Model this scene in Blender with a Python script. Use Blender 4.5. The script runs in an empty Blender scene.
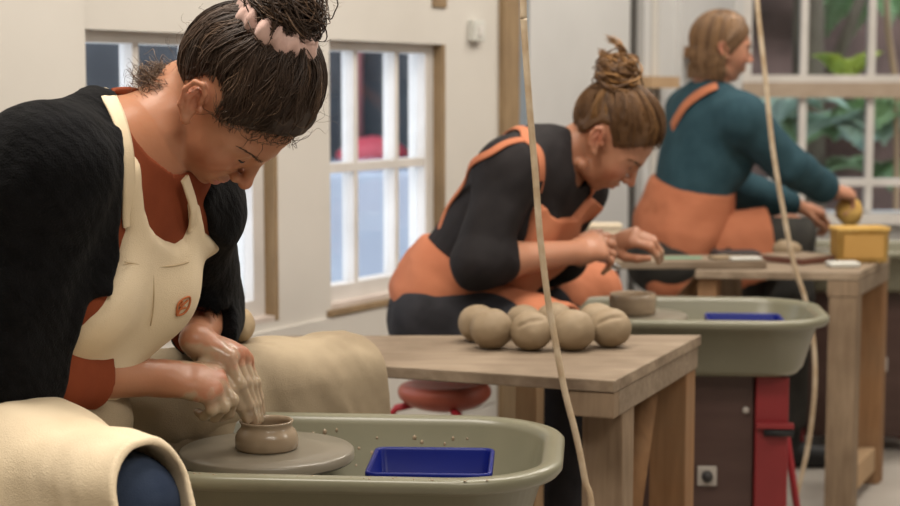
import bpy, bmesh, math, random
import numpy as np
from concurrent.futures import ThreadPoolExecutor
from mathutils import Vector, Matrix
PI = math.pi
rnd = random.Random(7)
rng = np.random.default_rng(11)
SC = bpy.context.scene
COL = SC.collection

# ------------------------------------------------------------------ camera
H = 1.15; FPX = 1650.0; PITCH = math.atan((253-88)/FPX)
cp, sp = math.cos(PITCH), math.sin(PITCH)
def P(px, py, Y):
    x = (px-450)/FPX; y = -(py-253)/FPX
    d = np.array([x, cp + y*sp, -sp + y*cp])
    return d*(Y/d[1]) + np.array([0, 0, H])
def Pz(px, py, z):
    x = (px-450)/FPX; y = -(py-253)/FPX
    d = np.array([x, cp + y*sp, -sp + y*cp])
    return d*((z-H)/d[2]) + np.array([0, 0, H])
cam_d = bpy.data.cameras.new('camera'); cam = bpy.data.objects.new('camera', cam_d); COL.objects.link(cam)
cam.location = (0, 0, H); cam.rotation_euler = (PI/2 - PITCH, 0, 0)
cam_d.sensor_width = 36; cam_d.lens = FPX/900*36; cam_d.clip_start = .05; cam_d.clip_end = 100
cam_d.dof.use_dof = True; cam_d.dof.focus_distance = 2.22; cam_d.dof.aperture_fstop = 5.2
SC.camera = cam

# ------------------------------------------------------------------ materials
def nd(nt, t, **kw):
    n = nt.nodes.new(t)
    for k, v in kw.items():
        if hasattr(n, k): setattr(n, k, v)
    return n
def mat(name, col, rough=.6, col2=None, scale=12, detail=4, bump=0, bscale=None, metal=0, spec=.4, sss=0, stretch=None,
        lo=.35, hi=.65, coat=0, sheen=0, attr=None, wave=None, trans=0):
    """principled surface; col2 mixes in through noise; bump from noise"""
    m = bpy.data.materials.new(name); m.use_nodes = True
    nt = m.node_tree; b = nt.nodes['Principled BSDF']; L = nt.links.new
    b.inputs['Roughness'].default_value = rough; b.inputs['Metallic'].default_value = metal
    b.inputs['Specular IOR Level'].default_value = spec
    b.inputs['Base Color'].default_value = (*col, 1)
    if sss:
        b.inputs['Subsurface Weight'].default_value = sss
        b.inputs['Subsurface Radius'].default_value = (1, .35, .18); b.inputs['Subsurface Scale'].default_value = .012
    if coat: b.inputs['Coat Weight'].default_value = coat; b.inputs['Coat Roughness'].default_value = .15
    if sheen: b.inputs['Sheen Weight'].default_value = sheen; b.inputs['Sheen Roughness'].default_value = .5
    if trans: b.inputs['Transmission Weight'].default_value = trans
    tc = nd(nt, 'ShaderNodeTexCoord'); mp = nd(nt, 'ShaderNodeMapping'); L(tc.outputs['Object'], mp.inputs[0])
    if stretch: mp.inputs['Scale'].default_value = stretch
    out = None
    if col2 is not None:
        n = nd(nt, 'ShaderNodeTexNoise'); n.inputs['Scale'].default_value = scale; n.inputs['Detail'].default_value = detail
        L(mp.outputs[0], n.inputs['Vector'])
        r = nd(nt, 'ShaderNodeValToRGB'); r.color_ramp.elements[0].position = lo; r.color_ramp.elements[1].position = hi
        r.color_ramp.elements[0].color = (*col, 1); r.color_ramp.elements[1].color = (*col2, 1)
        L(n.outputs['Fac'], r.inputs[0]); out = r.outputs[0]
    if attr:   # dict channel -> colour mixed by the 'tint' attribute
        a = nd(nt, 'ShaderNodeAttribute', attribute_name='tint'); s = nd(nt, 'ShaderNodeSeparateColor'); L(a.outputs['Color'], s.inputs[0])
        for ch, (c, amt) in attr.items():
            mx = nd(nt, 'ShaderNodeMix', data_type='RGBA')
            if out is None: mx.inputs[6].default_value = (*col, 1)
            else: L(out, mx.inputs[6])
            mx.inputs[7].default_value = (*c, 1)
            mu = nd(nt, 'ShaderNodeMath', operation='MULTIPLY'); mu.inputs[1].default_value = amt
            L(s.outputs[ch], mu.inputs[0]); L(mu.outputs[0], mx.inputs[0]); out = mx.outputs[2]
    if out is not None: L(out, b.inputs['Base Color'])
    if bump:
        n2 = nd(nt, 'ShaderNodeTexNoise'); n2.inputs['Scale'].default_value = bscale or scale*3; n2.inputs['Detail'].default_value = 5
        L(mp.outputs[0], n2.inputs['Vector'])
        bp = nd(nt, 'ShaderNodeBump'); bp.inputs['Strength'].default_value = bump; bp.inputs['Distance'].default_value = .004
        hgt = n2.outputs['Fac']
        if wave:
            w = nd(nt, 'ShaderNodeTexWave', wave_type='BANDS', bands_direction=wave[0]); w.inputs['Scale'].default_value = wave[1]
            w.inputs['Distortion'].default_value = wave[2]; w.inputs['Detail'].default_value = 2; w.inputs['Detail Scale'].default_value = wave[3] if len(wave) > 3 else 1.5
            L(mp.outputs[0], w.inputs['Vector'])
            ad = nd(nt, 'ShaderNodeMath', operation='ADD'); L(w.outputs['Fac'], ad.inputs[0]); L(hgt, ad.inputs[1]); hgt = ad.outputs[0]
        L(hgt, bp.inputs['Height']); L(bp.outputs[0], b.inputs['Normal'])
    return m
def weave(m, scale, strength=.25):   # fine cloth weave added to a material's bump
    nt = m.node_tree; b = nt.nodes['Principled BSDF']; L = nt.links.new
    tc = nd(nt, 'ShaderNodeTexCoord'); v = nd(nt, 'ShaderNodeTexVoronoi'); v.inputs['Scale'].default_value = scale
    L(tc.outputs['Object'], v.inputs['Vector'])
    bp = nd(nt, 'ShaderNodeBump'); bp.inputs['Strength'].default_value = strength; bp.inputs['Distance'].default_value = .002
    L(v.outputs['Distance'], bp.inputs['Height'])
    if b.inputs['Normal'].is_linked: L(b.inputs['Normal'].links[0].from_socket, bp.inputs['Normal'])
    L(bp.outputs[0], b.inputs['Normal']); return m
def wood(name, c1, c2, c3, scale=(1.2, 14, 14), rough=.75, dirt=.5):
    m = bpy.data.materials.new(name); m.use_nodes = True
    nt = m.node_tree; b = nt.nodes['Principled BSDF']; L = nt.links.new
    b.inputs['Roughness'].default_value = rough; b.inputs['Specular IOR Level'].default_value = .25
    tc = nd(nt, 'ShaderNodeTexCoord'); mp = nd(nt, 'ShaderNodeMapping'); mp.inputs['Scale'].default_value = scale; L(tc.outputs['Object'], mp.inputs[0])
    n = nd(nt, 'ShaderNodeTexNoise'); n.inputs['Scale'].default_value = 5; n.inputs['Detail'].default_value = 8; n.inputs['Distortion'].default_value = .8; L(mp.outputs[0], n.inputs['Vector'])
    r = nd(nt, 'ShaderNodeValToRGB'); e = r.color_ramp.elements; e[0].position = .3; e[1].position = .7; e[0].color = (*c1, 1); e[1].color = (*c2, 1); L(n.outputs['Fac'], r.inputs[0])
    n2 = nd(nt, 'ShaderNodeTexNoise'); n2.inputs['Scale'].default_value = 7; n2.inputs['Detail'].default_value = 7; L(tc.outputs['Object'], n2.inputs['Vector'])
    r2 = nd(nt, 'ShaderNodeValToRGB'); e = r2.color_ramp.elements; e[0].position = .42; e[1].position = .68; e[0].color = (0, 0, 0, 1); e[1].color = (dirt,)*3+(1,); L(n2.outputs['Fac'], r2.inputs[0])
    mx = nd(nt, 'ShaderNodeMix', data_type='RGBA'); L(r2.outputs[0], mx.inputs[0]); L(r.outputs[0], mx.inputs[6]); mx.inputs[7].default_value = (*c3, 1)
    L(mx.outputs[2], b.inputs['Base Color'])
    bp = nd(nt, 'ShaderNodeBump'); bp.inputs['Strength'].default_value = .25; bp.inputs['Distance'].default_value = .003; L(n.outputs['Fac'], bp.inputs['Height']); L(bp.outputs[0], b.inputs['Normal'])
    return m
def glass_mat(name):
    m = bpy.data.materials.new(name); m.use_nodes = True; nt = m.node_tree; nt.nodes.clear(); L = nt.links.new
    o = nd(nt, 'ShaderNodeOutputMaterial'); t = nd(nt, 'ShaderNodeBsdfTransparent'); t.inputs[0].default_value = (.93, .95, .96, 1)
    g = nd(nt, 'ShaderNodeBsdfGlossy'); g.inputs['Roughness'].default_value = .05
    lw = nd(nt, 'ShaderNodeLayerWeight'); pw = nd(nt, 'ShaderNodeMath', operation='POWER'); L(lw.outputs['Facing'], pw.inputs[0]); pw.inputs[1].default_value = 4
    ma = nd(nt, 'ShaderNodeMath', operation='MULTIPLY_ADD'); L(pw.outputs[0], ma.inputs[0]); ma.inputs[1].default_value = .4; ma.inputs[2].default_value = .03
    mx = nd(nt, 'ShaderNodeMixShader'); L(ma.outputs[0], mx.inputs[0]); L(t.outputs[0], mx.inputs[1]); L(g.outputs[0], mx.inputs[2]); L(mx.outputs[0], o.inputs[0])
    return m

M = {}
SLIP = (.46, .36, .25)
def skin(name, c, c2):
    m = mat(name, c, .42, c2, scale=9, sss=.12, bump=.06, bscale=220, spec=.4,
               attr={0: ((.42, .13, .11), .75), 1: (SLIP, .9), 2: ((.55, .17, .11), .55)})
    nt = m.node_tree; s = [n for n in nt.nodes if n.type == 'SEPARATE_COLOR'][0]; r = nd(nt, 'ShaderNodeMapRange'); r.inputs['To Min'].default_value = .42; r.inputs['To Max'].default_value = .14
    nt.links.new(s.outputs[1], r.inputs['Value']); nt.links.new(r.outputs[0], nt.nodes['Principled BSDF'].inputs['Roughness']); return m
M['skin_a'] = skin('skin_a', (.40, .175, .095), (.45, .21, .12))
M['skin_b'] = skin('skin_b', (.39, .175, .10), (.43, .205, .125))
M['skin_c'] = skin('skin_c', (.41, .19, .115), (.45, .22, .14))
M['cardigan'] = weave(mat('black_knit', (.0045, .0045, .005), .95, (.008, .008, .009), scale=40, bump=.25, bscale=220, spec=.08, sheen=.03, wave=('DIAGONAL', 26, 5, 2)), 420, .5)
M['rust'] = weave(mat('rust_jersey', (.20, .045, .018), .85, (.23, .054, .022), scale=20, bump=.1, bscale=120, spec=.15), 700, .2)
M['canvas'] = weave(mat('canvas_cream', (.72, .59, .41), .85, (.77, .64, .46), scale=9, bump=.12, bscale=60, spec=.15), 620, .3)
M['canvas_stained_shaded'] = weave(mat('canvas_stained_shaded', (.27, .21, .14), .85, (.37, .295, .20), scale=7, bump=.12, bscale=60, spec=.15), 620, .3)  # clay-stained canvas, with the far flap's shade also put into its colour
M['seam'] = mat('canvas_seam', (.52, .40, .25), .9)
M['embroidery'] = mat('orange_thread', (.45, .13, .04), .8)
M['denim'] = weave(mat('denim_navy', (.018, .028, .055), .85, (.035, .05, .085), scale=18, bump=.15, spec=.15), 600, .2)
M['jeans_grey'] = weave(mat('denim_charcoal', (.022, .021, .024), .85, (.034, .033, .038), scale=18, bump=.15, spec=.15), 600, .2)
M['jeans_olive'] = weave(mat('denim_dark', (.035, .034, .032), .85, (.048, .045, .04), scale=18, bump=.15, spec=.15), 600, .2)
M['black_shirt'] = mat('black_jersey', (.012, .010, .011), .8, (.018, .015, .016), scale=14, bump=.12, bscale=60, spec=.2)
M['orange'] = weave(mat('apron_orange', (.42, .145, .075), .8, (.475, .175, .092), scale=8, bump=.15, bscale=30, spec=.15), 500, .2)
M['teal'] = weave(mat('teal_knit', (.024, .058, .076), .85, (.033, .075, .095), scale=20, bump=.2, spec=.15), 300, .3)
M['pink'] = mat('scrunchie_pink', (.60, .38, .33), .65, (.68, .46, .40), scale=30, bump=.15, spec=.4, sheen=.2)
def hair_mat(name, c0, c1, c2):
    m = bpy.data.materials.new(name); m.use_nodes = True; nt = m.node_tree; b = nt.nodes['Principled BSDF']; L = nt.links.new
    b.inputs['Roughness'].default_value = .5; b.inputs['Specular IOR Level'].default_value = .35
    a = nd(nt, 'ShaderNodeAttribute', attribute_name='tint'); s = nd(nt, 'ShaderNodeSeparateColor'); L(a.outputs['Color'], s.inputs[0])
    r = nd(nt, 'ShaderNodeValToRGB'); e = r.color_ramp.elements; e[0].color = (*c0, 1); e[1].color = (*c2, 1); n = e.new(.55); n.color = (*c1, 1)
    L(s.outputs[0], r.inputs[0]); L(r.outputs[0], b.inputs['Base Color'])
    return m
M['hair_a'] = hair_mat('hair_brown', (.024, .014, .0095), (.068, .040, .026), (.25, .155, .095))
M['hair_b'] = hair_mat('hair_blond', (.055, .026, .011), (.14, .068, .026), (.42, .22, .075))
M['hair_c'] = hair_mat('hair_lightbrown', (.09, .05, .028), (.19, .105, .052), (.36, .21, .10))
M['eye_white'] = mat('eye_white', (.6, .55, .5), .25)
M['wall'] = mat('painted_wall', (.56, .53, .485), .6, (.60, .57, .525), scale=3, bump=.05, bscale=30)
M['wall_grey'] = mat('painted_panel', (.52, .515, .505), .6, (.57, .565, .555), scale=2.5, bump=.05)
M['frame'] = mat('window_paint', (.66, .63, .60), .45, (.58, .55, .52), scale=8, bump=.08)
M['frame_old'] = mat('window_paint_worn', (.50, .42, .37), .55, (.58, .50, .45), scale=10, bump=.1)
M['sashwood'] = wood('sash_timber', (.36, .28, .21), (.45, .36, .28), (.3, .22, .16), (1.2, 12, 12))
M['rawwood'] = wood('raw_timber', (.235, .16, .088), (.32, .225, .13), (.17, .115, .07), (12, 12, 1.2))
M['table_top'] = wood('clay_stained_board', (.205, .152, .105), (.29, .225, .163), (.135, .095, .063), (1.2, 12, 12), dirt=.55)
M['board_edge'] = wood('board_end', (.25, .185, .125), (.36, .28, .20), (.08, .05, .032), (5, 12, 12), dirt=.8)
M['leg_wood'] = wood('dusty_timber', (.20, .138, .088), (.29, .21, .138), (.13, .085, .052), (12, 12, 1.1))
M['leg_brown'] = wood('brown_timber', (.21, .108, .05), (.28, .15, .07), (.24, .155, .09), (12, 12, 1.1))
M['leg_pale'] = wood('sawn_timber', (.42, .27, .15), (.50, .34, .20), (.36, .25, .15), (12, 12, 1.1))
M['pan'] = mat('pan_plastic', (.175, .166, .112), .3, (.20, .19, .132), scale=7, bump=.04, spec=.45, lo=.3, hi=.7)
M['wheelhead'] = mat('wheelhead_slip', (.19, .165, .125), .3, (.225, .195, .15), scale=9, bump=.03, spec=.5)
M['wheel_edge'] = mat('wheelhead_metal', (.17, .155, .14), .4, metal=.3)
M['wetclay'] = mat('wet_clay', (.30, .225, .15), .2, (.34, .26, .18), scale=6, bump=.05, bscale=40, spec=.5, stretch=(1, 1, 14))
M['clay'] = mat('clay_ball', (.245, .18, .112), .62, (.31, .235, .152), scale=9, bump=.25, bscale=38, spec=.3)
M['slipmud'] = mat('slip_mud', (.26, .225, .165), .15, (.31, .27, .2), scale=12, bump=.2, spec=.6)
M['blue'] = mat('blue_plastic', (.002, .008, .14), .38, (.003, .011, .16), scale=6, spec=.22)
M['water'] = mat('cloudy_water', (.004, .012, .14), .12, spec=.3)
M['panel_brown'] = mat('brown_laminate', (.062, .032, .026), .4, (.075, .041, .034), scale=5, spec=.4, stretch=(1, 1, 5))
M['red'] = mat('red_enamel', (.24, .022, .026), .4, (.20, .02, .022), scale=6, spec=.4, bump=.03)
M['red_bright'] = mat('red_bright', (.36, .02, .03), .45)
M['black'] = mat('black_rubber', (.012, .012, .013), .6)
M['darkbox'] = mat('dark_enamel', (.02, .018, .02), .5, (.03, .027, .028), scale=6)
M['plate'] = mat('switch_plate', (.42, .38, .34), .5)
M['knob'] = mat('dark_knob', (.03, .027, .027), .4)
M['cord'] = mat('clay_cord', (.52, .42, .30), .7, (.40, .29, .18), scale=28, bump=.3, bscale=90)
M['floor'] = mat('studio_floor', (.32, .29, .255), .55, (.42, .385, .345), scale=2.2, bump=.06)
M['ceiling'] = mat('ceiling_paint', (.7, .68, .64), .8, (.74, .72, .68), scale=3)
M['sponge'] = mat('yellow_sponge', (.50, .30, .075), .9, (.58, .37, .115), scale=40, bump=.6, bscale=120)
M['towel'] = mat('towel_tan', (.34, .25, .15), .9, (.42, .32, .2), scale=18, bump=.4, bscale=60)
M['green'] = mat('green_plastic', (.12, .36, .24), .5)
M['white'] = mat('white_gloss', (.62, .62, .58), .35, (.56, .56, .52), scale=6)
M['steel'] = mat('tool_steel', (.45, .45, .45), .3, metal=.9)
M['cream'] = mat('cream_card', (.62, .52, .38), .7, (.66, .56, .42), scale=5)
M['seat_red'] = mat('seat_red', (.33, .075, .045), .45, (.36, .09, .055), scale=5)
M['glass'] = glass_mat('window_glass')
# outside
M['street_wall'] = mat('street_wall', (.028, .031, .036), .8, (.06, .065, .072), scale=2.2, bump=.2)
M['street_ground'] = mat('street_paving', (.38, .40, .44), .7, (.44, .46, .5), scale=4)
M['car'] = mat('car_paint', (.30, .33, .39), .25, (.36, .40, .46), scale=2, coat=.3)
M['car_glass'] = mat('car_glass', (.02, .03, .045), .08)
M['red_paint'] = mat('street_red', (.42, .05, .07), .5)
M['pink_paint'] = mat('street_pink', (.48, .2, .2), .55)
M['gate'] = mat('green_gate', (.12, .25, .17), .6, (.15, .3, .2), scale=5)
M['bank'] = mat('garden_bank', (.06, .038, .03), .9, (.20, .12, .095), scale=2.6, bump=.9, bscale=7)
M['leaf_a'] = mat('fern_leaf', (.14, .26, .08), .5, (.25, .38, .19), scale=5, spec=.5)
M['leaf_b'] = mat('pale_leaf', (.30, .44, .34), .45, (.42, .54, .45), scale=5, spec=.5)
M['leaf_c'] = mat('lime_leaf', (.42, .52, .05), .5, (.5, .56, .1), scale=5)
M['bark'] = mat('tree_bark', (.12, .09, .06), .9, (.2, .16, .11), scale=12, bump=.5, stretch=(1, 1, .3))

# ------------------------------------------------------------------ mesh helpers
def tag(o, label, cat, group=None, kind=None):
    o['label'] = label
    if cat: o['category'] = cat
    if group: o['group'] = group
    if kind: o['kind'] = kind
    return o
def link(name, me, m, parent=None, smooth=False):
    o = bpy.data.objects.new(name, me); COL.objects.link(o)
    for x in (m if isinstance(m, (list, tuple)) else [m]): me.materials.append(x)
    if smooth: me.polygons.foreach_set('use_smooth', [True]*len(me.polygons))
    if parent is not None: o.parent = parent
    return o
def thing(name, label, cat, loc=(0, 0, 0), rz=0, group=None):
    o = bpy.data.objects.new(name, None); COL.objects.link(o); o.location = tuple(float(v) for v in loc); o.rotation_euler = (0, 0, rz); o.empty_display_size = .05
    return tag(o, label, cat, group)
def unparent_space(o, parent):     # mesh was built in world space: keep it there under the parent's base point
    o.parent = parent; o.matrix_parent_inverse = Matrix.Translation(parent.location).inverted() if parent.rotation_euler.z == 0 else (Matrix.Translation(parent.location) @ parent.rotation_euler.to_matrix().to_4x4()).inverted()
    return o
class MB:
    def __init__(s): s.bm = bmesh.new()
    def box(s, x0, x1, y0, y1, z0, z1, mi=0, fr=None):
        vs = [s.bm.verts.new(fr((x, y, z)) if fr else (x, y, z)) for x in (x0, x1) for y in (y0, y1) for z in (z0, z1)]
        for q in ((0, 1, 3, 2), (4, 6, 7, 5), (0, 4, 5, 1), (2, 3, 7, 6), (0, 2, 6, 4), (1, 5, 7, 3)):
            f = s.bm.faces.new([vs[i] for i in q]); f.material_index = mi
        return s
    def prism(s, pts, z0, z1, mi=0, mside=None):
        a = [s.bm.verts.new((p[0], p[1], z0)) for p in pts]; b = [s.bm.verts.new((p[0], p[1], z1)) for p in pts]
        n = len(pts); s.bm.faces.new(a[::-1]).material_index = mi; s.bm.faces.new(b).material_index = mi
        for i in range(n):
            f = s.bm.faces.new([a[i], a[(i+1) % n], b[(i+1) % n], b[i]]); f.material_index = mi if mside is None else mside
        return s
    def lathe(s, prof, n=48, c=(0, 0, 0), mi=0):
        rings = []
        for r, z in prof:
            rings.append([s.bm.verts.new((c[0]+r*math.cos(2*PI*i/n), c[1]+r*math.sin(2*PI*i/n), c[2]+z)) for i in range(n)] if r > 1e-6 else [s.bm.verts.new((c[0], c[1], c[2]+z))])
        for a, b in zip(rings[:-1], rings[1:]):
            for i in range(n):
                q = [a[i % len(a)], a[(i+1) % len(a)], b[(i+1) % len(b)], b[i % len(b)]]
                q = list(dict.fromkeys(q))
                if len(q) > 2:
                    f = s.bm.faces.new(q); f.material_index = mi; f.smooth = True
        return s
    def tube(s, pts, r, n=10, mi=0, caps=True):
        pts = [Vector(p) for p in pts]; rs = r if isinstance(r, (list, tuple)) else [r]*len(pts)
        rings = []; up = None
        for i, p in enumerate(pts):
            t = (pts[min(i+1, len(pts)-1)]-pts[max(i-1, 0)]).normalized()
            if up is None: up = t.orthogonal().normalized()
            up = (up - t*up.dot(t)).normalized(); w = t.cross(up)
            rings.append([s.bm.verts.new(p + (up*math.cos(2*PI*k/n)+w*math.sin(2*PI*k/n))*rs[i]) for k in range(n)])
        for a, b in zip(rings[:-1], rings[1:]):
            for k in range(n):
                f = s.bm.faces.new([a[k], a[(k+1) % n], b[(k+1) % n], b[k]]); f.smooth = True; f.material_index = mi
        if caps: s.bm.faces.new(rings[0][::-1]).material_index = mi; s.bm.faces.new(rings[-1]).material_index = mi
        return s
    def ball(s, c, r, mi=0, sub=3):
        g = bmesh.ops.create_icosphere(s.bm, subdivisions=sub, radius=1, matrix=Matrix.Translation(c) @ Matrix.Diagonal((*((r,)*3 if not hasattr(r, '__len__') else r), 1)))
        for v in g['verts']:
            for f in v.link_faces: f.material_index = mi; f.smooth = True
        return s
    def bevel(s, w, seg=2):
        bmesh.ops.bevel(s.bm, geom=list(s.bm.edges), offset=w, segments=seg, affect='EDGES', profile=.6, clamp_overlap=True); return s
    def build(s, name, m, parent=None, smooth=False):
        bmesh.ops.recalc_face_normals(s.bm, faces=s.bm.faces)
        me = bpy.data.meshes.new(name); s.bm.to_mesh(me); s.bm.free()
        return link(name, me, m, parent, smooth)
def struct(name, mb, m, **k):
    o = mb.build(name, m, **k); o['kind'] = 'structure'; return o
def np_mesh(name, V, F, m, parent=None, smooth=True, tint=None):
    V = np.ascontiguousarray(V, np.float32); F = np.ascontiguousarray(F, np.int32)
    me = bpy.data.meshes.new(name); k = F.shape[1]
    me.vertices.add(len(V)); me.vertices.foreach_set('co', V.ravel())
    me.loops.add(F.size); me.loops.foreach_set('vertex_index', F.ravel())
    me.polygons.add(len(F)); me.polygons.foreach_set('loop_start', np.arange(0, F.size, k, dtype=np.int32))
    me.polygons.foreach_set('loop_total', np.full(len(F), k, np.int32))
    if smooth: me.polygons.foreach_set('use_smooth', np.ones(len(F), bool))
    me.update(calc_edges=True); me.validate()
    if tint is not None:
        a = me.attributes.new('tint', 'FLOAT_COLOR', 'POINT'); a.data.foreach_set('color', np.ascontiguousarray(tint, np.float32).ravel())
    return link(name, me, m, parent)

# ------------------------------------------------------------------ implicit-surface modelling
def norm(v): v = np.asarray(v, float); return v/np.linalg.norm(v)
class Prim:
    def __init__(s, fn): s.fn = fn
    def __call__(s, p): return s.fn(p)
def rcone(a, b, r1, r2):
    a = np.asarray(a, np.float32); b = np.asarray(b, np.float32); ba = b-a; l2 = float(ba@ba); rr = r1-r2; a2 = l2-rr*rr; il2 = 1/l2
    def f(p):
        pa = p-a; y = pa@ba; z = y-l2; q = pa*l2-ba*y[:, None]; x2 = np.einsum('ij,ij->i', q, q)
        y2 = y*y*l2; z2 = z*z*l2; k = math.copysign(1, rr)*rr*rr*x2
        d = (np.sqrt(x2*a2*il2)+y*rr)*il2-r1
        c1 = np.sign(z)*a2*z2 > k; c2 = np.sign(y)*a2*y2 < k
        d = np.where(c2, np.sqrt(x2+y2)*il2-r1, d); return np.where(c1, np.sqrt(x2+z2)*il2-r2, d)
    return Prim(f)
def ball(c, r):
    c = np.asarray(c, np.float32)
    return Prim(lambda p: np.sqrt(((p-c)**2).sum(1))-r)
def ell(c, rad, R=None):
    c = np.asarray(c, np.float32); rad = np.asarray(rad, np.float32); R = np.eye(3, dtype=np.float32) if R is None else np.asarray(R, np.float32)
    def f(p):
        q = (p-c)@R; k0 = np.sqrt(((q/rad)**2).sum(1)); k1 = np.sqrt(((q/rad**2)**2).sum(1))
        return np.where(k1 > 1e-6, k0*(k0-1)/np.maximum(k1, 1e-6), -rad.min())
    return Prim(f)
def rbox(c, half, R, r):
    c = np.asarray(c, np.float32); half = np.asarray(half, np.float32)-r; R = np.asarray(R, np.float32)
    def f(p):
        q = np.abs((p-c)@R)-half
        return np.sqrt((np.maximum(q, 0)**2).sum(1))+np.minimum(q.max(1), 0)-r
    return Prim(f)
def plane(pt, n):
    pt = np.asarray(pt, np.float32); n = norm(n).astype(np.float32)
    return Prim(lambda p: (p-pt)@n)
def chain(pts, rs, k=.004):
    return [('u', rcone(pts[i], pts[i+1], rs[i], rs[i+1]), k) for i in range(len(pts)-1)]
def apply(ops, p, center=None):
    d = np.full(len(p), 1e3, np.float32)
    for op in ops: d = step(d, op, p)
    return d
def step(d, op, p):
    t, f, k = op
    if t == 'o': return d-f
    if t == 'n': return d+f(p).astype(np.float32)
    e = f(p).astype(np.float32)
    if t == 'u':
        if k <= 0: return np.minimum(d, e)
        h = np.maximum(k-np.abs(d-e), 0)/k; return np.minimum(d, e)-h*h*k*.25
    if t == 's': e = -e
    if k <= 0: return np.maximum(d, e)
    h = np.maximum(k-np.abs(d-e), 0)/k; return np.maximum(d, e)+h*h*k*.25
def polygonise(ops, h, lo, hi, slack=.025):
    kmax = max([op[2] for op in ops if op[0] in 'us']+[0])
    B = 8; lo = np.asarray(lo, float); hi = np.asarray(hi, float)
    nb = np.ceil((hi-lo)/(B*h)).astype(int); R = B*h*math.sqrt(3)/2
    g = np.stack(np.meshgrid(*[np.arange(n) for n in nb], indexing='ij'), -1).reshape(-1, 3)
    ctr = (lo+(g+.5)*B*h).astype(np.float32)
    with ThreadPoolExecutor(4) as ex: d = np.concatenate(list(ex.map(lambda c: apply(ops, c), np.array_split(ctr, max(1, len(ctr)//40000)))))
    act = np.abs(d) < R*1.5+slack; g = g[act]; ctr = ctr[act]
    off = np.stack(np.meshgrid(*[np.arange(B+1)]*3, indexing='ij'), -1).reshape(-1, 3)
    N = nb*B+1; ids = []; pos = []; quads = []
    lin = lambda c: (c[..., 0].astype(np.int64)*N[1]+c[..., 1])*N[2]+c[..., 2]
    def work(job):
        gb, cb = job; ids, pos, quads = [], [], []
        n = len(gb)
        if n == 0: return ids, pos, quads
        gi = gb[:, None, :]*B+off[None]                       # n,729,3
        pts = (lo+gi*h).astype(np.float32)
        val = np.full((n, len(off)), 1e3, np.float32)
        for op in ops:
            t, f, k = op
            if t in 'on': sel = np.arange(n)
            else:
                dc = f(cb); lim = 2.0*R+kmax+slack
                sel = np.nonzero(dc < lim)[0] if t in 'us' else np.nonzero(dc > -lim)[0]
            if len(sel) == 0: continue
            q = pts[sel].reshape(-1, 3); val[sel] = step(val[sel].ravel(), op, q).reshape(len(sel), -1)
        v = val.reshape(n, B+1, B+1, B+1); ins = v < 0
        c8 = [(a, b, c) for a in (0, 1) for b in (0, 1) for c in (0, 1)]
        S = lambda A, o: A[:, o[0]:o[0]+B, o[1]:o[1]+B, o[2]:o[2]+B]
        cnt = sum(S(ins, o).astype(np.int8) for o in c8); mix = (cnt > 0) & (cnt < 8)
        w = np.nonzero(mix)
        if len(w[0]) == 0: return ids, pos, quads
        cv = np.stack([S(v, o)[w] for o in c8], 1)           # m,8
        acc = np.zeros((len(w[0]), 3)); num = np.zeros(len(w[0]))
        for i, a in enumerate(c8):
            for j, b in enumerate(c8):
                if j > i and sum(x != y for x, y in zip(a, b)) == 1:
                    va, vb = cv[:, i], cv[:, j]; cr = (va < 0) != (vb < 0)
                    t = np.where(cr, va/np.where(cr, va-vb, 1), 0)[:, None]
                    p = np.array(a)+(np.array(b)-np.array(a))*t
                    acc += p*cr[:, None]; num += cr
        cell = gb[w[0]]*B+np.stack(w[1:], 1)
        ids.append(lin(cell)); pos.append(lo+(cell+acc/num[:, None])*h)
        for ax in range(3):
            o = [0, 0, 0]; o[ax] = 1
            a = cv[:, 0] < 0; b = cv[:, c8.index(tuple(o))] < 0
            for flip, m_ in ((False, a & ~b), (True, ~a & b)):
                c = cell[m_]
                if len(c) == 0: continue
                e1 = np.zeros(3, int); e2 = np.zeros(3, int); e1[(ax+1) % 3] = 1; e2[(ax+2) % 3] = 1
                q = np.stack([lin(c), lin(c-e1), lin(c-e1-e2), lin(c-e2)], 1)
                quads.append(q[:, ::-1] if flip else q)
        return ids, pos, quads
    ns = max(1, len(g)//600)
    with ThreadPoolExecutor(4) as ex:
        for a_, b_, c_ in ex.map(work, zip(np.array_split(g, ns), np.array_split(ctr, ns))): ids += a_; pos += b_; quads += c_
    ids = np.concatenate(ids); pos = np.concatenate(pos); quads = np.concatenate(quads)
    o = np.argsort(ids); ids = ids[o]; pos = pos[o]
    ix = np.clip(np.searchsorted(ids, quads), 0, len(ids)-1); ok = (ids[ix] == quads).all(1)
    return pos.astype(np.float32), ix[ok]
def relax(V, F, it=1, w=.5):
    for _ in range(it):
        acc = np.zeros_like(V); n = np.zeros(len(V), np.float32)
        for a in range(4):
            for b in (1, 3):
                np.add.at(acc, F[:, a], V[F[:, (a+b) % 4]]); np.add.at(n, F[:, a], 1)
        V = V+(acc/np.maximum(n, 1)[:, None]-V)*w
    return V
def bounds(pts, pad):
    p = np.asarray(pts); return p.min(0)-pad, p.max(0)+pad
def largest(V, F):      # the biggest connected piece only
    lab = np.arange(len(V))
    while True:
        m = lab[F].min(1); new = lab.copy()
        for k in range(4): np.minimum.at(new, F[:, k], m)
        new = new[new]; new = new[new]
        if (new == lab).all(): break
        lab = new
    v, c = np.unique(lab, return_counts=True); ok = lab == v[c.argmax()]; ix = np.cumsum(ok)-1; f = ok[F].all(1)
    return V[ok], ix[F[f]]
def sdf_object(name, ops, h, lo, hi, m, parent=None, tintf=None, slack=.025, smooth_it=1, keep=False):
    V, F = polygonise(ops, h, lo, hi, slack)
    if keep: V, F = largest(V, F)
    if smooth_it: V = relax(V, F, smooth_it)
    return np_mesh(name, V, F, m, parent, True, tintf(V) if tintf else None)
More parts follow.
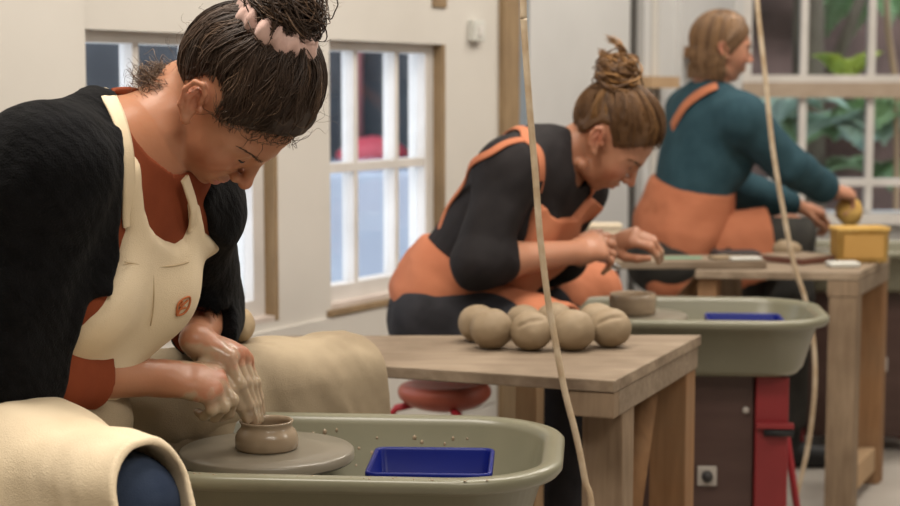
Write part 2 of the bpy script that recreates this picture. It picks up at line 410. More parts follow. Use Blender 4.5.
_NT = np.random.default_rng(5).uniform(-1, 1, (64, 64, 64)).astype(np.float32)
def vnoise(p, s, seed=0):
    q = np.asarray(p, np.float32)*np.float32(s)+np.float32(seed*17.31); fl = np.floor(q); f = q-fl; f = f*f*(3-2*f); i = fl.astype(np.int32) & 63; j = (i+1) & 63
    x0, y0, z0 = i[..., 0], i[..., 1], i[..., 2]; x1, y1, z1 = j[..., 0], j[..., 1], j[..., 2]; fx, fy, fz = f[..., 0], f[..., 1], f[..., 2]
    L = lambda a, b, t: a+(b-a)*t
    return L(L(L(_NT[x0, y0, z0], _NT[x1, y0, z0], fx), L(_NT[x0, y1, z0], _NT[x1, y1, z0], fx), fy), L(L(_NT[x0, y0, z1], _NT[x1, y0, z1], fx), L(_NT[x0, y1, z1], _NT[x1, y1, z1], fx), fy), fz)
def folds(amp, s, axis, squash=.25, seed=0):      # cloth folds: noise stretched along an axis
    ax = norm(axis)
    def f(p):
        t = (p@ax)[:, None]*ax; q = p-t*(1-squash); return amp*(vnoise(q, s, seed)+.45*vnoise(q, s*2.1, seed+3))
    return ('n', f, 0)
def sdf_grad(f, p, e=.002):
    p = np.asarray(p, np.float32); g = np.stack([f(p+np.eye(3, dtype=np.float32)[i]*e)-f(p-np.eye(3, dtype=np.float32)[i]*e) for i in range(3)], 1)
    return g/np.maximum(np.linalg.norm(g, axis=1), 1e-9)[:, None]
def project(ops, pts, off, it=8):
    f = lambda q: apply(ops, q.astype(np.float32)); p = np.asarray(pts, np.float32)
    for _ in range(it): p = p-(f(p)-off)[:, None]*sdf_grad(f, p)*.9
    return p, sdf_grad(f, p)
def smooth_path(pts, n):
    pts = np.asarray(pts, float); k = len(pts); t = np.linspace(0, k-1, n); out = []
    for u in t:
        i = min(int(u), k-2); f = u-i; p0 = pts[max(i-1, 0)]; p1 = pts[i]; p2 = pts[i+1]; p3 = pts[min(i+2, k-1)]
        out.append(.5*((2*p1)+(-p0+p2)*f+(2*p0-5*p1+4*p2-p3)*f*f+(-p0+3*p1-3*p2+p3)*f**3))
    return np.array(out)
def ribbon(name, ops, pts, width, thick, off, m, parent, n=40):
    path = smooth_path(pts, n); p, g = project(ops, path, off)
    for _ in range(3): p[1:-1] = (p[:-2]+2*p[1:-1]+p[2:])/4
    rmp = np.clip((np.arange(n)-(n-17))/14, 0, 1)[:, None]**1.5; p = p-g*rmp*(off+thick+.003)
    t = np.gradient(p, axis=0); t /= np.linalg.norm(t, axis=1)[:, None]; w = np.cross(g, t); w /= np.linalg.norm(w, axis=1)[:, None]
    prof = [(-.5, 0), (-.47, .8), (-.25, 1), (.25, 1), (.47, .8), (.5, 0), (.4, -.6), (-.4, -.6)]
    V = np.concatenate([p+w*a*width+g*b*thick for a, b in prof]); k = len(prof); F = []
    for j in range(k):
        for i in range(n-1): F.append((j*n+i, j*n+i+1, ((j+1) % k)*n+i+1, ((j+1) % k)*n+i))
    return np_mesh(name, V, F, m, parent)
def strands(name, paths, rad, m, parent, shade, sides=3, taper=.35):
    """paths: (n,k,3); thin tapering tubes in one mesh"""
    paths = np.asarray(paths, np.float32); n, k, _ = paths.shape
    t = np.gradient(paths, axis=1); t /= np.maximum(np.linalg.norm(t, axis=2), 1e-9)[..., None]
    ref = np.array([.31, .77, .55], np.float32); a = np.cross(t, ref); a /= np.maximum(np.linalg.norm(a, axis=2), 1e-6)[..., None]; b = np.cross(t, a)
    r = np.broadcast_to(np.asarray(rad, np.float32).reshape(-1, 1), (n, k))*np.where(np.linspace(0, 1, k) > .75, 1-(1-taper)*(np.linspace(0, 1, k)-.75)*4, 1)
    V = np.stack([paths+(a*math.cos(2*PI*j/sides)+b*math.sin(2*PI*j/sides))*r[..., None] for j in range(sides)], 2)   # n,k,s,3
    base = (np.arange(n)[:, None, None]*k+np.arange(k-1)[None, :, None])*sides
    j = np.arange(sides)[None, None, :]; j2 = (j+1) % sides
    F = np.stack([base+j, base+j2, base+sides+j2, base+sides+j], -1).reshape(-1, 4)
    sh = np.repeat(np.asarray(shade, np.float32), k*sides); tint = np.stack([sh, sh, sh, np.ones_like(sh)], 1)
    return np_mesh(name, V.reshape(-1, 3), F, m, parent, True, tint)
# ------------------------------------------------------------------ people
class Head:
    def __init__(s, o, f, u, sc=1.0):
        s.o = np.asarray(o, float); s.f = norm(f); u = np.asarray(u, float); s.u = norm(u-s.f*(u@s.f)); s.l = np.cross(s.u, s.f); s.sc = sc
        s.R = np.stack([s.f, s.l, s.u], 1)
    def __call__(s, x, y, z): return s.o+(s.f*x+s.l*y+s.u*z)*s.sc
    def many(s, q): return s.o+(np.asarray(q)@s.R.T)*s.sc
    def inv(s, p): return ((p-s.o)@s.R)/s.sc
    def e(s, c, rad): return ell(s(*c), np.array(rad)*s.sc, s.R)
    def b(s, c, r): return ball(s(*c), r*s.sc)
    def c(s, a, b, r1, r2): return rcone(s(*a), s(*b), r1*s.sc, r2*s.sc)
CC = np.array([.002, 0, .048]); CR = np.array([.092, .072, .079])       # skull centre and radii in head space
def head_ops(h, tilt=32):
    o = [('u', h.e(CC, CR), 0), ('u', h.e((.040, 0, -.012), (.048, .058, .066)), .03)]
    for s in (1, -1):
        o += [('u', h.c((.006, s*.053, -.052), (.054, s*.011, -.073), .0135, .0085), .014), ('u', h.b((.058, s*.040, -.006), .020), .025)]
    o += [('u', h.b((.063, 0, -.073), .0105), .014), ('u', h.e((.070, 0, -.040), (.019, .027, .022)), .014),
          ('u', h.c((.080, -.014, .031), (.080, .014, .031), .013, .013), .016)]
    for s in (1, -1): o += [('u', h.c((.080, s*.014, .031), (.069, s*.040, .027), .013, .011), .012), ('u', h.c((.069, s*.040, .027), (.054, s*.054, .017), .011, .008), .012)]
    for s in (1, -1): o += [('s', h.b((.093, s*.034, .015), .0120), .014)]
    o += [('u', h.c((.088, 0, .024), (.109, 0, -.014), .0065, .0085), .010), ('u', h.b((.109, 0, -.015), .0095), .005)]
    for s in (1, -1):
        o += [('u', h.b((.097, s*.0105, -.019), .0075), .006), ('u', h.b((.0715, s*.0325, .0165), .0136), .004),
              ('s', h.b((.104, s*.006, -.026), .0032), .003)]
    o += [('u', h.e((.089, 0, -.0385), (.0085, .020, .0058)), .005), ('u', h.e((.086, 0, -.0495), (.0085, .018, .0062)), .005),
          ('s', h.e((.098, 0, -.044), (.011, .026, .0013)), .0035)]
    ca, sa = math.cos(math.radians(tilt)), math.sin(math.radians(tilt)); er = lambda a: (-.009+(a[0]+.004)*ca-a[2]*sa, a[1]+math.copysign(.0035, a[1]), .013+(a[0]+.004)*sa+a[2]*ca)
    class T_: pass
    t_ = T_(); RR = np.array([[ca, 0, -sa], [0, 1, 0], [sa, 0, ca]])
    t_.e = lambda c, rad: ell(h(*er(c)), np.array(rad)*h.sc, h.R @ RR); t_.b = lambda c, r: ball(h(*er(c)), r*h.sc)
    for s in (1, -1):        # ears
        E = lambda pts, r, k: [('u', h.c(er((a[0], s*a[1], a[2])), er((b[0], s*b[1], b[2])), r, r), k) for a, b in zip(pts[:-1], pts[1:])]
        o += [('u', t_.e((-.008, s*.072, .004), (.013, .0075, .027)), .008), ('s', t_.e((-.001, s*.0815, .001), (.009, .0075, .013)), .003),
              ('s', t_.e((-.009, s*.083, .019), (.0065, .005, .008)), .003)]
        o += E([(.003, .077, .006), (.005, .080, .020), (-.002, .082, .0305), (-.013, .083, .029), (-.021, .083, .014), (-.019, .081, -.008), (-.011, .078, -.020)], .0036, .003)
        o += E([(-.006, .079, .020), (-.013, .081, .006), (-.010, .079, -.012)], .0028, .003)
        o += [('u', t_.b((-.005, s*.076, -.025), .0068), .006), ('u', t_.b((.007, s*.076, -.003), .0048), .004)]
    return o
def hand_ops(wr, fingers, thumb, forearm=None, rs=(.0088, .0086, .0082, .0072), sc=1.0):
    """fingers: four chains MCP, PIP, DIP, TIP; thumb: CMC, MCP, IP, TIP"""
    o = []
    for i, ch in enumerate(fingers):
        a = np.asarray(wr)+(np.asarray(ch[0])-np.mean([f[0] for f in fingers], 0))*.45
        o.append(('u', rcone(a, ch[0], .0135*sc, .0105*sc), .014))
    for i in range(3):
        o.append(('u', rcone(np.mean([wr, fingers[i][0], fingers[i+1][0]], 0), np.mean([fingers[i][0], fingers[i+1][0]], 0), .0135*sc, .0095*sc), .012))
    o.append(('u', rcone(wr, thumb[0], .0145*sc, .0135*sc), .012))
    o.append(('u', rcone(np.mean([wr, thumb[0]], 0), fingers[0][0], .013*sc, .009*sc), .014))
    r = [.0125, .0105, .0092, .0075]
    o += [('u', rcone(thumb[j], thumb[j+1], r[j]*sc, r[j+1]*sc), .005) for j in range(3)]
    for i, ch in enumerate(fingers):
        q = rs[i]*sc; r = [q*1.12, q*1.02, q*.93, q*.74]
        for j in range(3): o.append(('u', rcone(ch[j], ch[j+1], r[j], r[j+1]), .0035 if j else .005))
        o.append(('u', ball(ch[1], q*1.08), .004)); o.append(('u', ball(ch[0], q*1.22), .006))
    return o
def auto_hand(wr, mcp, dorsal, thumbside, curl, tcurl=20, sc=1.0, spread=4):
    """fingers bent by curl degrees (4 triples); thumbside = +1/-1 along dorsal x forward"""
    x = norm(np.asarray(mcp)-wr); z = np.asarray(dorsal, float); z = norm(z-x*(x@z)); y = np.cross(z, x)*thumbside
    L = np.linalg.norm(np.asarray(mcp)-wr); F = []
    for i, (yo, xo, ln) in enumerate(((.027, .98, (.042, .025, .020)), (.009, 1.02, (.046, .029, .021)), (-.009, .98, (.042, .027, .020)), (-.025, .9, (.033, .021, .018)))):
        p = np.asarray(wr)+x*L*xo+y*yo*sc+z*(-.004*abs(i-1)); ch = [p]; a = 0; sp = math.radians(spread*(1.3-i))
        for seg, c in zip(ln, curl[i]):
            a += math.radians(c); d = x*math.cos(a)-z*math.sin(a); d = norm(d+y*math.sin(sp)*math.cos(a)); p = p+d*seg*sc; ch.append(p)
        F.append(ch)
    c0 = np.asarray(wr)+x*L*.28+y*.024*sc-z*.008; T = [c0]; a = math.radians(38)
    for ln, c in ((.042, 0), (.032, tcurl), (.026, tcurl)):
        a -= math.radians(c); d = norm(x*math.cos(a)+y*math.sin(a)-z*(.35)); T.append(T[-1]+d*ln*sc)
    return F, T
class Figure:
    def __init__(s, pelvis, neck, shR, shL, elR, elL, wrR, wrL, hipR, hipL, knR, knL, anR, anL, head, size=1.0):
        for k, v in locals().items():
            if k not in ('s',): setattr(s, k, np.asarray(v, float) if isinstance(v, (list, tuple, np.ndarray)) else v)
        s.S = norm(s.neck-s.pelvis); l = s.shL-s.shR; s.L = norm(l-s.S*(l@s.S)); s.F = np.cross(s.L, s.S); s.T = np.stack([s.F, s.L, s.S], 1)
        l = s.hipL-s.hipR; l[2] = 0; s.PL = norm(l); s.PF = np.cross(s.PL, [0, 0, 1]); s.PT = np.stack([s.PF, s.PL, [0, 0, 1]], 1)
    def t(s, f, l, u): return s.pelvis+(s.neck-s.pelvis)*u+s.F*f+s.L*l     # torso coordinates
    def torso(s, k=.06, hump=.0):
        z = s.size; o = [('u', ell(s.t(-.012-hump*.3, 0, .68), (.098*z, .148*z, .20*z), s.T), 0),
             ('u', ell(s.t(.004, 0, .30), (.098*z, .132*z, .17*z), s.T), .08),
             ('u', ell(s.pelvis+np.array([0, 0, .0]), (.118*z, .165*z, .125*z), s.PT), .08)]
        for sh, sg in ((s.shR, -1), (s.shL, 1)):
            o += [('u', rcone(s.t(-.02, sg*.05, .86), sh, .062*z, .054*z), k), ('u', rcone(s.t(-.022, sg*.018, 1.02), sh-s.S*.005, .040*z, .044*z), .05),
                  ('u', ball(s.t(.068, sg*.068, .62), .052*z), .05)]
        return o
    def neckops(s, r=.05):
        h = s.head; a = s.neck-s.S*.03
        return [('u', rcone(a-s.F*.008, h(-.034, 0, -.026), r*1.08, r*.86), .012), ('u', rcone(a+s.F*.0, h(-.020, 0, -.036), r*.8, r*.62), .012)]
    def arm(s, side, r=(.046, .038, .037, .0245), to=1.0, k=.03):
        sh, el, wr = (s.shR, s.elR, s.wrR) if side == 'R' else (s.shL, s.elL, s.wrL)
        o = [('u', rcone(sh, el, r[0], r[1]), k)]
        m = el+(wr-el)*.28
        if to > .28: o += [('u', rcone(el, m, r[1]*.96, r[2]), .02), ('u', rcone(m, el+(wr-el)*to, r[2], r[2]+(r[3]-r[2])*min(1, (to-.28)/.72)), .02)]
        else: o += [('u', rcone(el, el+(wr-el)*to, r[1]*.96, r[2]), .02)]
        return o
    def leg(s, side, r=(.086, .062, .056, .037)):
        hp, kn, an = (s.hipR, s.knR, s.anR) if side == 'R' else (s.hipL, s.knL, s.anL)
        c = kn+(an-kn)*.3
        return [('u', rcone(hp, kn, r[0], r[1]), .05), ('u', rcone(kn, c, r[1]*.95, r[2]), .03), ('u', rcone(c, an, r[2], r[3]), .02)]
    def foot(s, side, r=.036):
        an = s.anR if side == 'R' else s.anL; kn = s.knR if side == 'R' else s.knL; hp = s.hipR if side == 'R' else s.hipL
        d = kn-hp; d[2] = 0; d = norm(d); heel = an-d*.03; heel[2] = r+.002; toe = an+d*.15; toe[2] = r*.8
        return [('u', rcone(an, heel, r, r), .02), ('u', rcone(heel, toe, r*1.05, r*.8), .02)]
    def allpts(s):
        return [s.pelvis, s.neck, s.shR, s.shL, s.elR, s.elL, s.wrR, s.wrL, s.hipR, s.hipL, s.knR, s.knL, s.anR, s.anL, s.head.o]
def trace(ops, pix, start=1.2):
    """where the line of sight through a pixel meets a surface"""
    o = np.array([0, 0, H]); q = np.array([P(x, y, 1.0)-o for x, y in pix]); q /= np.linalg.norm(q, axis=1)[:, None]; t = np.full(len(q), start)
    for _ in range(90): t += np.clip(apply(ops, (o+q*t[:, None]).astype(np.float32)), -.02, .2)*.8
    return o+q*t[:, None]
def poly_prism(pts2, o, ax, ay, slope=1.0):
    """region whose outline is a polygon in the plane spanned by ax, ay"""
    v = np.asarray(pts2, float); o = np.asarray(o, float); ax = np.asarray(ax, float); ay = np.asarray(ay, float)
    def f(p):
        x = (p-o)@ax; y = (p-o)@ay; d = np.full(len(p), 1e9); s = np.ones(len(p)); n = len(v); j = n-1
        for i in range(n):
            e = v[j]-v[i]; wx, wy = x-v[i, 0], y-v[i, 1]; t = np.clip((wx*e[0]+wy*e[1])/(e@e), 0, 1)
            d = np.minimum(d, (wx-e[0]*t)**2+(wy-e[1]*t)**2)
            c1 = y >= v[i, 1]; c2 = y < v[j, 1]; c3 = e[0]*wy > e[1]*wx
            s = np.where((c1 & c2 & c3) | (~c1 & ~c2 & ~c3), -s, s); j = i
        return s*np.sqrt(d)
    return Prim(f)
def outline(fig, ops, pix, closed_smooth=6):
    """pixel outline laid on a figure's torso, as lateral/up coordinates"""
    p = trace(ops, pix); q = np.stack([(p-fig.pelvis)@fig.L, (p-fig.pelvis)@fig.S], 1)
    return q
def scalp_dirs(n, zline):
    out = []
    while len(out) < n:
        d = rng.normal(size=(n*2, 3)); d /= np.linalg.norm(d, axis=1)[:, None]
        r = 1/np.sqrt(((d/CR)**2).sum(1)); p = CC+d*r[:, None]
        out += list(d[p[:, 2] > zline(p[:, 0])+np.abs(rng.normal(size=len(p)))*.004-.001])
    return np.array(out[:n])
def slerp(a, b, t):
    w = np.arccos(np.clip((a*b).sum(-1, keepdims=True), -1, 1))[..., None]; a = a[:, None]; b = b[:, None]; t = t[None, :, None]
    s = np.maximum(np.sin(w), 1e-4); return (np.sin((1-t)*w)*a+np.sin(t*w)*b)/s
def swept_hair(h, n, zline, tgt, loft=.012, base=.004, k=14, wob=.05, extra=None, tend=.93, locks=120, rough=1.0):
    global LOCK_SHADE
    d0 = scalp_dirs(n, zline); t = np.linspace(0, 1, k)*tend; b = norm(np.asarray(tgt)-CC); b = np.repeat(b[None], n, 0)+rng.normal(size=(n, 3))*.10; b /= np.linalg.norm(b, axis=1)[:, None]
    D = slerp(d0, b, t)
    ph = rng.uniform(0, 6.28, (n, 1)); fr = rng.uniform(2, 6, (n, 1)); side = np.cross(d0, b); side /= np.maximum(np.linalg.norm(side, axis=1), 1e-4)[:, None]
    clump = vnoise(d0*1.0, 9, 5)[:, None]
    gi = rng.choice(n, locks, replace=False); near = gi[np.argmax(d0 @ d0[gi].T, 1)]
    lockv = rng.uniform(0, 1, n); LOCK_SHADE = np.clip(.15+.7*lockv[near]**1.5, 0, 1); rise = rng.uniform(-.5, 1, n)[near][:, None]
    D = D+side[:, None, :]*(np.sin(t[None]*fr*3+ph)*wob*rng.uniform(.2, 1, (n, 1))+clump*wob*1.2*np.sin(t[None]*PI))[..., None]
    cl = (.72*np.sin(np.clip(t*1.25, 0, 1)*PI/2))[None, :, None]; D = D*(1-cl)+D[near]*cl
    D /= np.linalg.norm(D, axis=2)[..., None]
    r = 1/np.sqrt(((D/CR)**2).sum(2)); lf = .001+base*np.clip(t/.2, 0, 1)[None]+loft*np.sin(np.clip(t, 0, 1)*PI*.62)[None]*rng.uniform(.5, 1.15, (n, 1))+.0045*rise*np.sin(t*PI)[None]*rough
    if extra is not None: lf = lf+extra(D)
    return h.many(CC+D*(r+lf)[..., None])
def bun(h, n, c, R, r, axis, k=26, flat=.8):
    c = np.asarray(c, float); out = []; ax0 = norm(axis)
    for _ in range(n):
        a = norm(ax0+rng.normal(size=3)*.38); u = norm(np.cross(a, rng.normal(size=3))); v = np.cross(a, u)
        R1 = R*rng.uniform(.45, 1.0); th = rng.uniform(0, 6.28)+np.linspace(0, rng.uniform(2.2, 5.2), k); rr = R1*(1+.10*np.sin(th*rng.integers(2, 5)+rng.uniform(0, 6)))
        oo = a*rng.normal()*r*.45+a*r*.35*np.sin(th[:, None]*1.5+rng.uniform(0, 6))
        out.append(c+(u*np.cos(th)[:, None]+v*np.sin(th)[:, None])*rr[:, None]*np.array([1, 1, flat])+oo)
    return h.many(np.array(out))
def curls(h, starts, dirs, length, k=16, curl=.008, turns=2.0):
    out = []
    for s0, d in zip(starts, dirs):
        d = norm(d); u = norm(np.cross(d, rng.normal(size=3))); v = np.cross(d, u); t = np.linspace(0, 1, k); L = length*rng.uniform(.6, 1.2); ph = rng.uniform(0, 6)
        w = turns*rng.uniform(.6, 1.3)*2*PI
        out.append(np.asarray(s0)+d*(t*L)[:, None]+curl*((np.cos(w*t+ph)-math.cos(ph))[:, None]*u+(np.sin(w*t+ph)-math.sin(ph))[:, None]*v)*t[:, None]**.5)
    return h.many(np.array(out))
def zl_tied(x):      # hairline: nape, round the ear, temple, forehead
    return np.interp(x, [-.1, -.07, -.045, -.034, -.02, .008, .018, .026, .056, .075, .1], [-.05, -.048, -.022, .034, .048, .046, .024, .026, .051, .070, .082])
def hair_cap(name, h, m, parent, grow, zl, res, shade, extra=()):
    cut = Prim(lambda p: (lambda q: (zl(q[:, 0])+.006+.004*vnoise(q, 90, 3)-q[:, 2])*.75*h.sc)(h.inv(p)))
    ops = [('u', h.e(CC, CR+grow), 0), *extra, ('n', lambda p: .0022*vnoise(h.inv(p)*np.array([1, 1, .6]), 95, 2)+.002*vnoise(h.inv(p), 45, 4), 0), ('i', cut, .008)]
    lo, hi = bounds([h(-.14, -.12, -.12), h(.14, .12, .2), h(.14, -.12, .2), h(-.14, .12, -.12), h(-.14, .12, .2), h(.14, .12, -.12)], .02)
    return sdf_object(name, ops, res, lo, hi, m, parent, lambda V: np.repeat(np.array([[shade, shade, shade, 1]]), len(V), 0))
def lash_line(h, m, root, el=-38, w=62, r=.0011, R=.0141, cz=.0165):
    for s in (1, -1):
        mb = MB(); pts = []
        for a in np.linspace(-w, w, 12):
            A_ = math.radians(a); e = math.radians(el+12*(a/w)**2)
            pts.append(h(.0715+R*math.cos(e)*math.cos(A_), s*.0325+R*math.cos(e)*math.sin(A_), cz+R*math.sin(e)))
        mb.tube(pts, [r*.4]+[r]*10+[r*.4], 6); kid(mb.build('eyelashes', m, None, True), root)
def brows(h, m, root, n=70, ops=None, shade=.1, thick=.0005):
    for s in (1, -1):
        pa = []
        for i in range(n):
            u = rng.uniform(0, 1); y = .015+.040*u; z = .0300+.006*math.sin(u*PI*.8)-.004*u+rng.normal()*.0012*(1.2-u)
            p, g = project(ops, [h(.093-9*y*y, s*y, z)], .0006, 5)
            d = h.l*s*(.8)-h.f*(.25+.6*u)+h.u*(.4-.9*u); L = .008*rng.uniform(.7, 1.1)
            pa.append([p[0]+d*L*t+g[0]*.0008*math.sin(t*PI) for t in np.linspace(0, 1, 5)])
        kid(strands('eyebrow', pa, thick, m, None, np.full(len(pa), shade)), root)
def face_tint(h, V, T, cheek=1.0):
    q = h.inv(V)
    lip = np.maximum(1-np.sqrt(((q-np.array([.095, 0, -.044]))/np.array([.016, .022, .0125]))**2 @ np.ones(3)), 0)
    T[:, 0] = np.maximum(T[:, 0], np.clip(lip*3.0, 0, 1))
    for c, r in (((.068, .042, -.012), .032), ((.068, -.042, -.012), .032), ((.112, 0, -.016), .017), ((-.015, .08, .02), .026), ((-.015, -.08, .02), .026)):
        T[:, 2] = np.maximum(T[:, 2], cheek*np.clip(1.15-np.linalg.norm(q-np.array(c), axis=1)/r, 0, 1))
    return T

# ---- the woman at the near wheel
def posed(o, pitch, roll, yaw=0, sc=1.0):
    t, r, w = (math.radians(v) for v in (pitch, roll, yaw)); f = np.array([math.cos(t), 0, -math.sin(t)]); u = np.array([math.sin(t), 0, math.cos(t)])*math.cos(r)+np.array([0, -1, 0])*math.sin(r)
    f = f*math.cos(w)+np.cross(u, f)*math.sin(w); return Head(o, f, u, sc)
hA = posed(P(214.5, 105, 2.20), 62, 18)
A = Figure(pelvis=(-.62, 2.235, .665), neck=P(137, 152, 2.17), shR=P(47, 168, 2.02), shL=P(190, 203, 2.32), elR=P(8, 372, 2.05), elL=P(208, 316, 2.56),
           wrR=P(161, 378, 2.25), wrL=P(196, 340, 2.33), hipR=(-.66, 2.13, .665), hipL=(-.57, 2.36, .665), knR=(-.372, 1.865, .672), knL=(-.215, 2.725, .660),
           anR=(-.39, 1.86, .11), anL=(-.20, 2.78, .11), head=hA)
DZ = .092
fLA = [[P(227, 358, 2.232+DZ), P(239, 384, 2.228+DZ), P(248, 405, 2.246+DZ), P(254, 422, 2.272+DZ)], [P(234, 354, 2.253+DZ), P(245, 382, 2.253+DZ), P(252, 404, 2.265+DZ), P(257, 422, 2.286+DZ)],
       [P(241, 355, 2.272+DZ), P(251, 383, 2.274+DZ), P(256, 403, 2.282+DZ), P(260, 420, 2.296+DZ)], [P(246, 360, 2.290+DZ), P(255, 382, 2.294+DZ), P(259, 398, 2.300+DZ), P(262, 412, 2.306+DZ)]]
tLA = [P(202, 354, 2.248+DZ), P(210, 372, 2.228+DZ), P(221, 388, 2.226+DZ), P(234, 402, 2.238+DZ)]
fRA = [[P(214, 374, 2.215+DZ), P(231, 390, 2.222+DZ), P(240, 406, 2.238+DZ), P(247, 420, 2.256+DZ)], [P(218, 381, 2.20+DZ), P(232, 400, 2.20+DZ), P(229, 413, 2.214+DZ), P(221, 418, 2.226+DZ)],
       [P(214, 390, 2.185+DZ), P(223, 407, 2.188+DZ), P(215, 417, 2.203+DZ), P(207, 416, 2.215+DZ)], [P(207, 395, 2.172+DZ), P(212, 410, 2.178+DZ), P(204, 416, 2.193+DZ), P(197, 412, 2.204+DZ)]]
tRA = [P(181, 372, 2.195+DZ), P(204, 368, 2.222+DZ), P(222, 379, 2.238+DZ), P(237, 394, 2.248+DZ)]
tA = A.torso()
bodyA = head_ops(hA)+A.neckops(.050)+tA+A.arm('R', r=(.046, .038, .036, .0245))+A.arm('L', r=(.046, .036, .032, .0225))+A.leg('R', r=(.072, .045, .046, .037))+A.leg('L')
bodyA += hand_ops(A.wrR, fRA, tRA, sc=1.05)+hand_ops(A.wrL, fLA, tLA, rs=(.0098, .0092, .0088, .0078))
def tintA(V):
    T = np.zeros((len(V), 4)); T[:, 3] = 1; face_tint(hA, V, T, .75)
    nz = vnoise(V, 60, 1)*.5+vnoise(V, 150, 2)*.35
    for ch, r in [(f, .034) for f in fLA]+[(f, .032) for f in fRA]+[(tRA[2:], .03), (tLA, .034)]:
        for p in ch[1:]: T[:, 1] = np.maximum(T[:, 1], np.clip((1.05-np.linalg.norm(V-p, axis=1)/r+nz*.55)*2.6, 0, 1))
    for p, r in ((fLA[0][0], .03), (fRA[3][0], .028), (A.wrL+np.array([.0, -.03, -.02]), .035), (P(190, 396, 2.17+DZ), .022), (P(168, 392, 2.16+DZ), .018)):
        T[:, 1] = np.maximum(T[:, 1], np.clip((.75-np.linalg.norm(V-p, axis=1)/r+nz*.8)*3, 0, .85))
    for f in (fLA, fRA):
        for ch in f: T[:, 2] = np.maximum(T[:, 2], .7*np.clip(1.2-np.linalg.norm(V-ch[0], axis=1)/.02, 0, 1))
    return T
def seated_person(name, label, fig):
    r = thing(name, label, 'person', (fig.pelvis[0], fig.pelvis[1], 0)); return r
def kid(o, root): return unparent_space(o, root)
pA = seated_person('person', 'person with dark hair in a bun, black cardigan and cream apron, throwing a pot', A)
lo, hi = bounds(A.allpts()+[P(256, 420, 2.40)], .2)
kid(sdf_object('body', bodyA, .0024, lo, hi, M['skin_a'], None, tintA), pA)
shirtA = tA+[('o', .007, 0)]
fullA = A.neckops(.05)+shirtA
def cuff(el, wr, a, r=.1):
    d = norm(wr-el); u = norm(np.cross(d, [0, 0, 1])); return rbox(el+(wr-el)*a+d*.2, (.2, r, r), np.stack([d, u, np.cross(d, u)], 1), .008)
nl = outline(A, shirtA, [(112, 92), (118, 106), (127, 124), (139, 142), (151, 157), (163, 166), (176, 170), (188, 166), (200, 150), (205, 90), (150, 60)])
neckcut = Prim(lambda p: np.maximum(poly_prism(nl, A.pelvis, A.L, A.S)(p), -(p-A.pelvis)@A.F-.13))
ops = A.torso()+A.arm('R', r=(.047, .041, .039, .034), to=.75)+A.arm('L', r=(.047, .041, .039, .034), to=.78)+[('o', .007, 0), ('s', cuff(A.elR, A.wrR, .54), .004), ('s', cuff(A.elL, A.wrL, .77, .06), .004), folds(.0022, 22, A.S), ('s', neckcut, .004), ('s', ball(trace(fullA, [(138, 100)])[0], .036), .004), ('s', rcone(A.neck+A.S*.0, hA(-.01, 0, -.03), .058, .064), .006), ('i', plane(A.pelvis, [0, 0, -1]), .01)]
kid(sdf_object('shirt', ops, .0036, *bounds([A.pelvis, A.neck, A.shR, A.shL, A.elR, A.elL, A.wrR, A.wrL], .16), M['rust']), pA)
# cardigan, open down the front
cut = outline(A, fullA, [(99, 96), (106, 118), (110, 150), (113, 200), (113, 250), (110, 285), (103, 310), (92, 330), (86, 350), (86, 430), (215, 430), (214, 300), (212, 262), (208, 230), (200, 205), (190, 178)])
top = cut[:, 1].max()
cut = np.vstack([cut, [[cut[-1, 0], top+.25], [cut[0, 0], top+.25]]])
front = Prim(lambda p: np.maximum(poly_prism(cut, A.pelvis, A.L, A.S)(p), -(p-A.pelvis)@A.F-.10))
ops = A.torso()+[('o', .019, 0), ('s', front, .01), ('s', rcone(A.neck-A.S*.012+A.F*.035, hA(0, 0, -.02), .084, .085), .01), ('s', ball(trace(fullA, [(140, 108)])[0], .034), .006)]+A.arm('R', r=(.071, .066, .060, .058), to=.25, k=.04)+A.arm('L', r=(.060, .056, .050, .043), to=.76, k=.03)+[('s', cuff(A.elR, A.wrR, .20), .02), ('s', cuff(A.elL, A.wrL, .74, .07), .006)]
hit = trace(ops, [(133, 114), (139, 122), (126, 108)]); ops += [('s', ball(x, .020), .004) for x in hit]
ops += [folds(.0045, 13, A.S, .5), folds(.0025, 30, A.S, .6, 2), ('i', plane(A.pelvis-[0, 0, .02], [0, 0, -1]), .02)]
kid(sdf_object('cardigan', ops, .004, *bounds([A.pelvis, A.neck, A.shR, A.shL, A.elR, A.elL, A.wrR, A.wrL], .2), M['cardigan'], keep=True), pA)
cg = pA.children[-1].data; nv = len(cg.vertices); co = np.empty(nv*3, np.float32); cg.vertices.foreach_get('co', co); nn = np.empty(nv*3, np.float32); cg.vertices.foreach_get('normal', nn)
co = co.reshape(-1, 3); nn = nn.reshape(-1, 3); ii = np.nonzero(apply(A.torso()+A.arm('R')+A.arm('L'), co) > .013)[0]; ii = rng.choice(ii, 6500); co = co[ii]; nn = nn[ii]; tt = np.linspace(0, 1, 5)[None, :, None]; rr = rng.normal(size=(len(ii), 1, 3)); r2 = rng.normal(size=(len(ii), 1, 3))
fz = co[:, None]+nn[:, None]*tt*.0045+rr*tt*.0035+r2*.003*np.sin(tt*PI)
kid(strands('wool_fuzz', fz, .00022, M['cardigan'], None, np.zeros(len(fz))), pA)
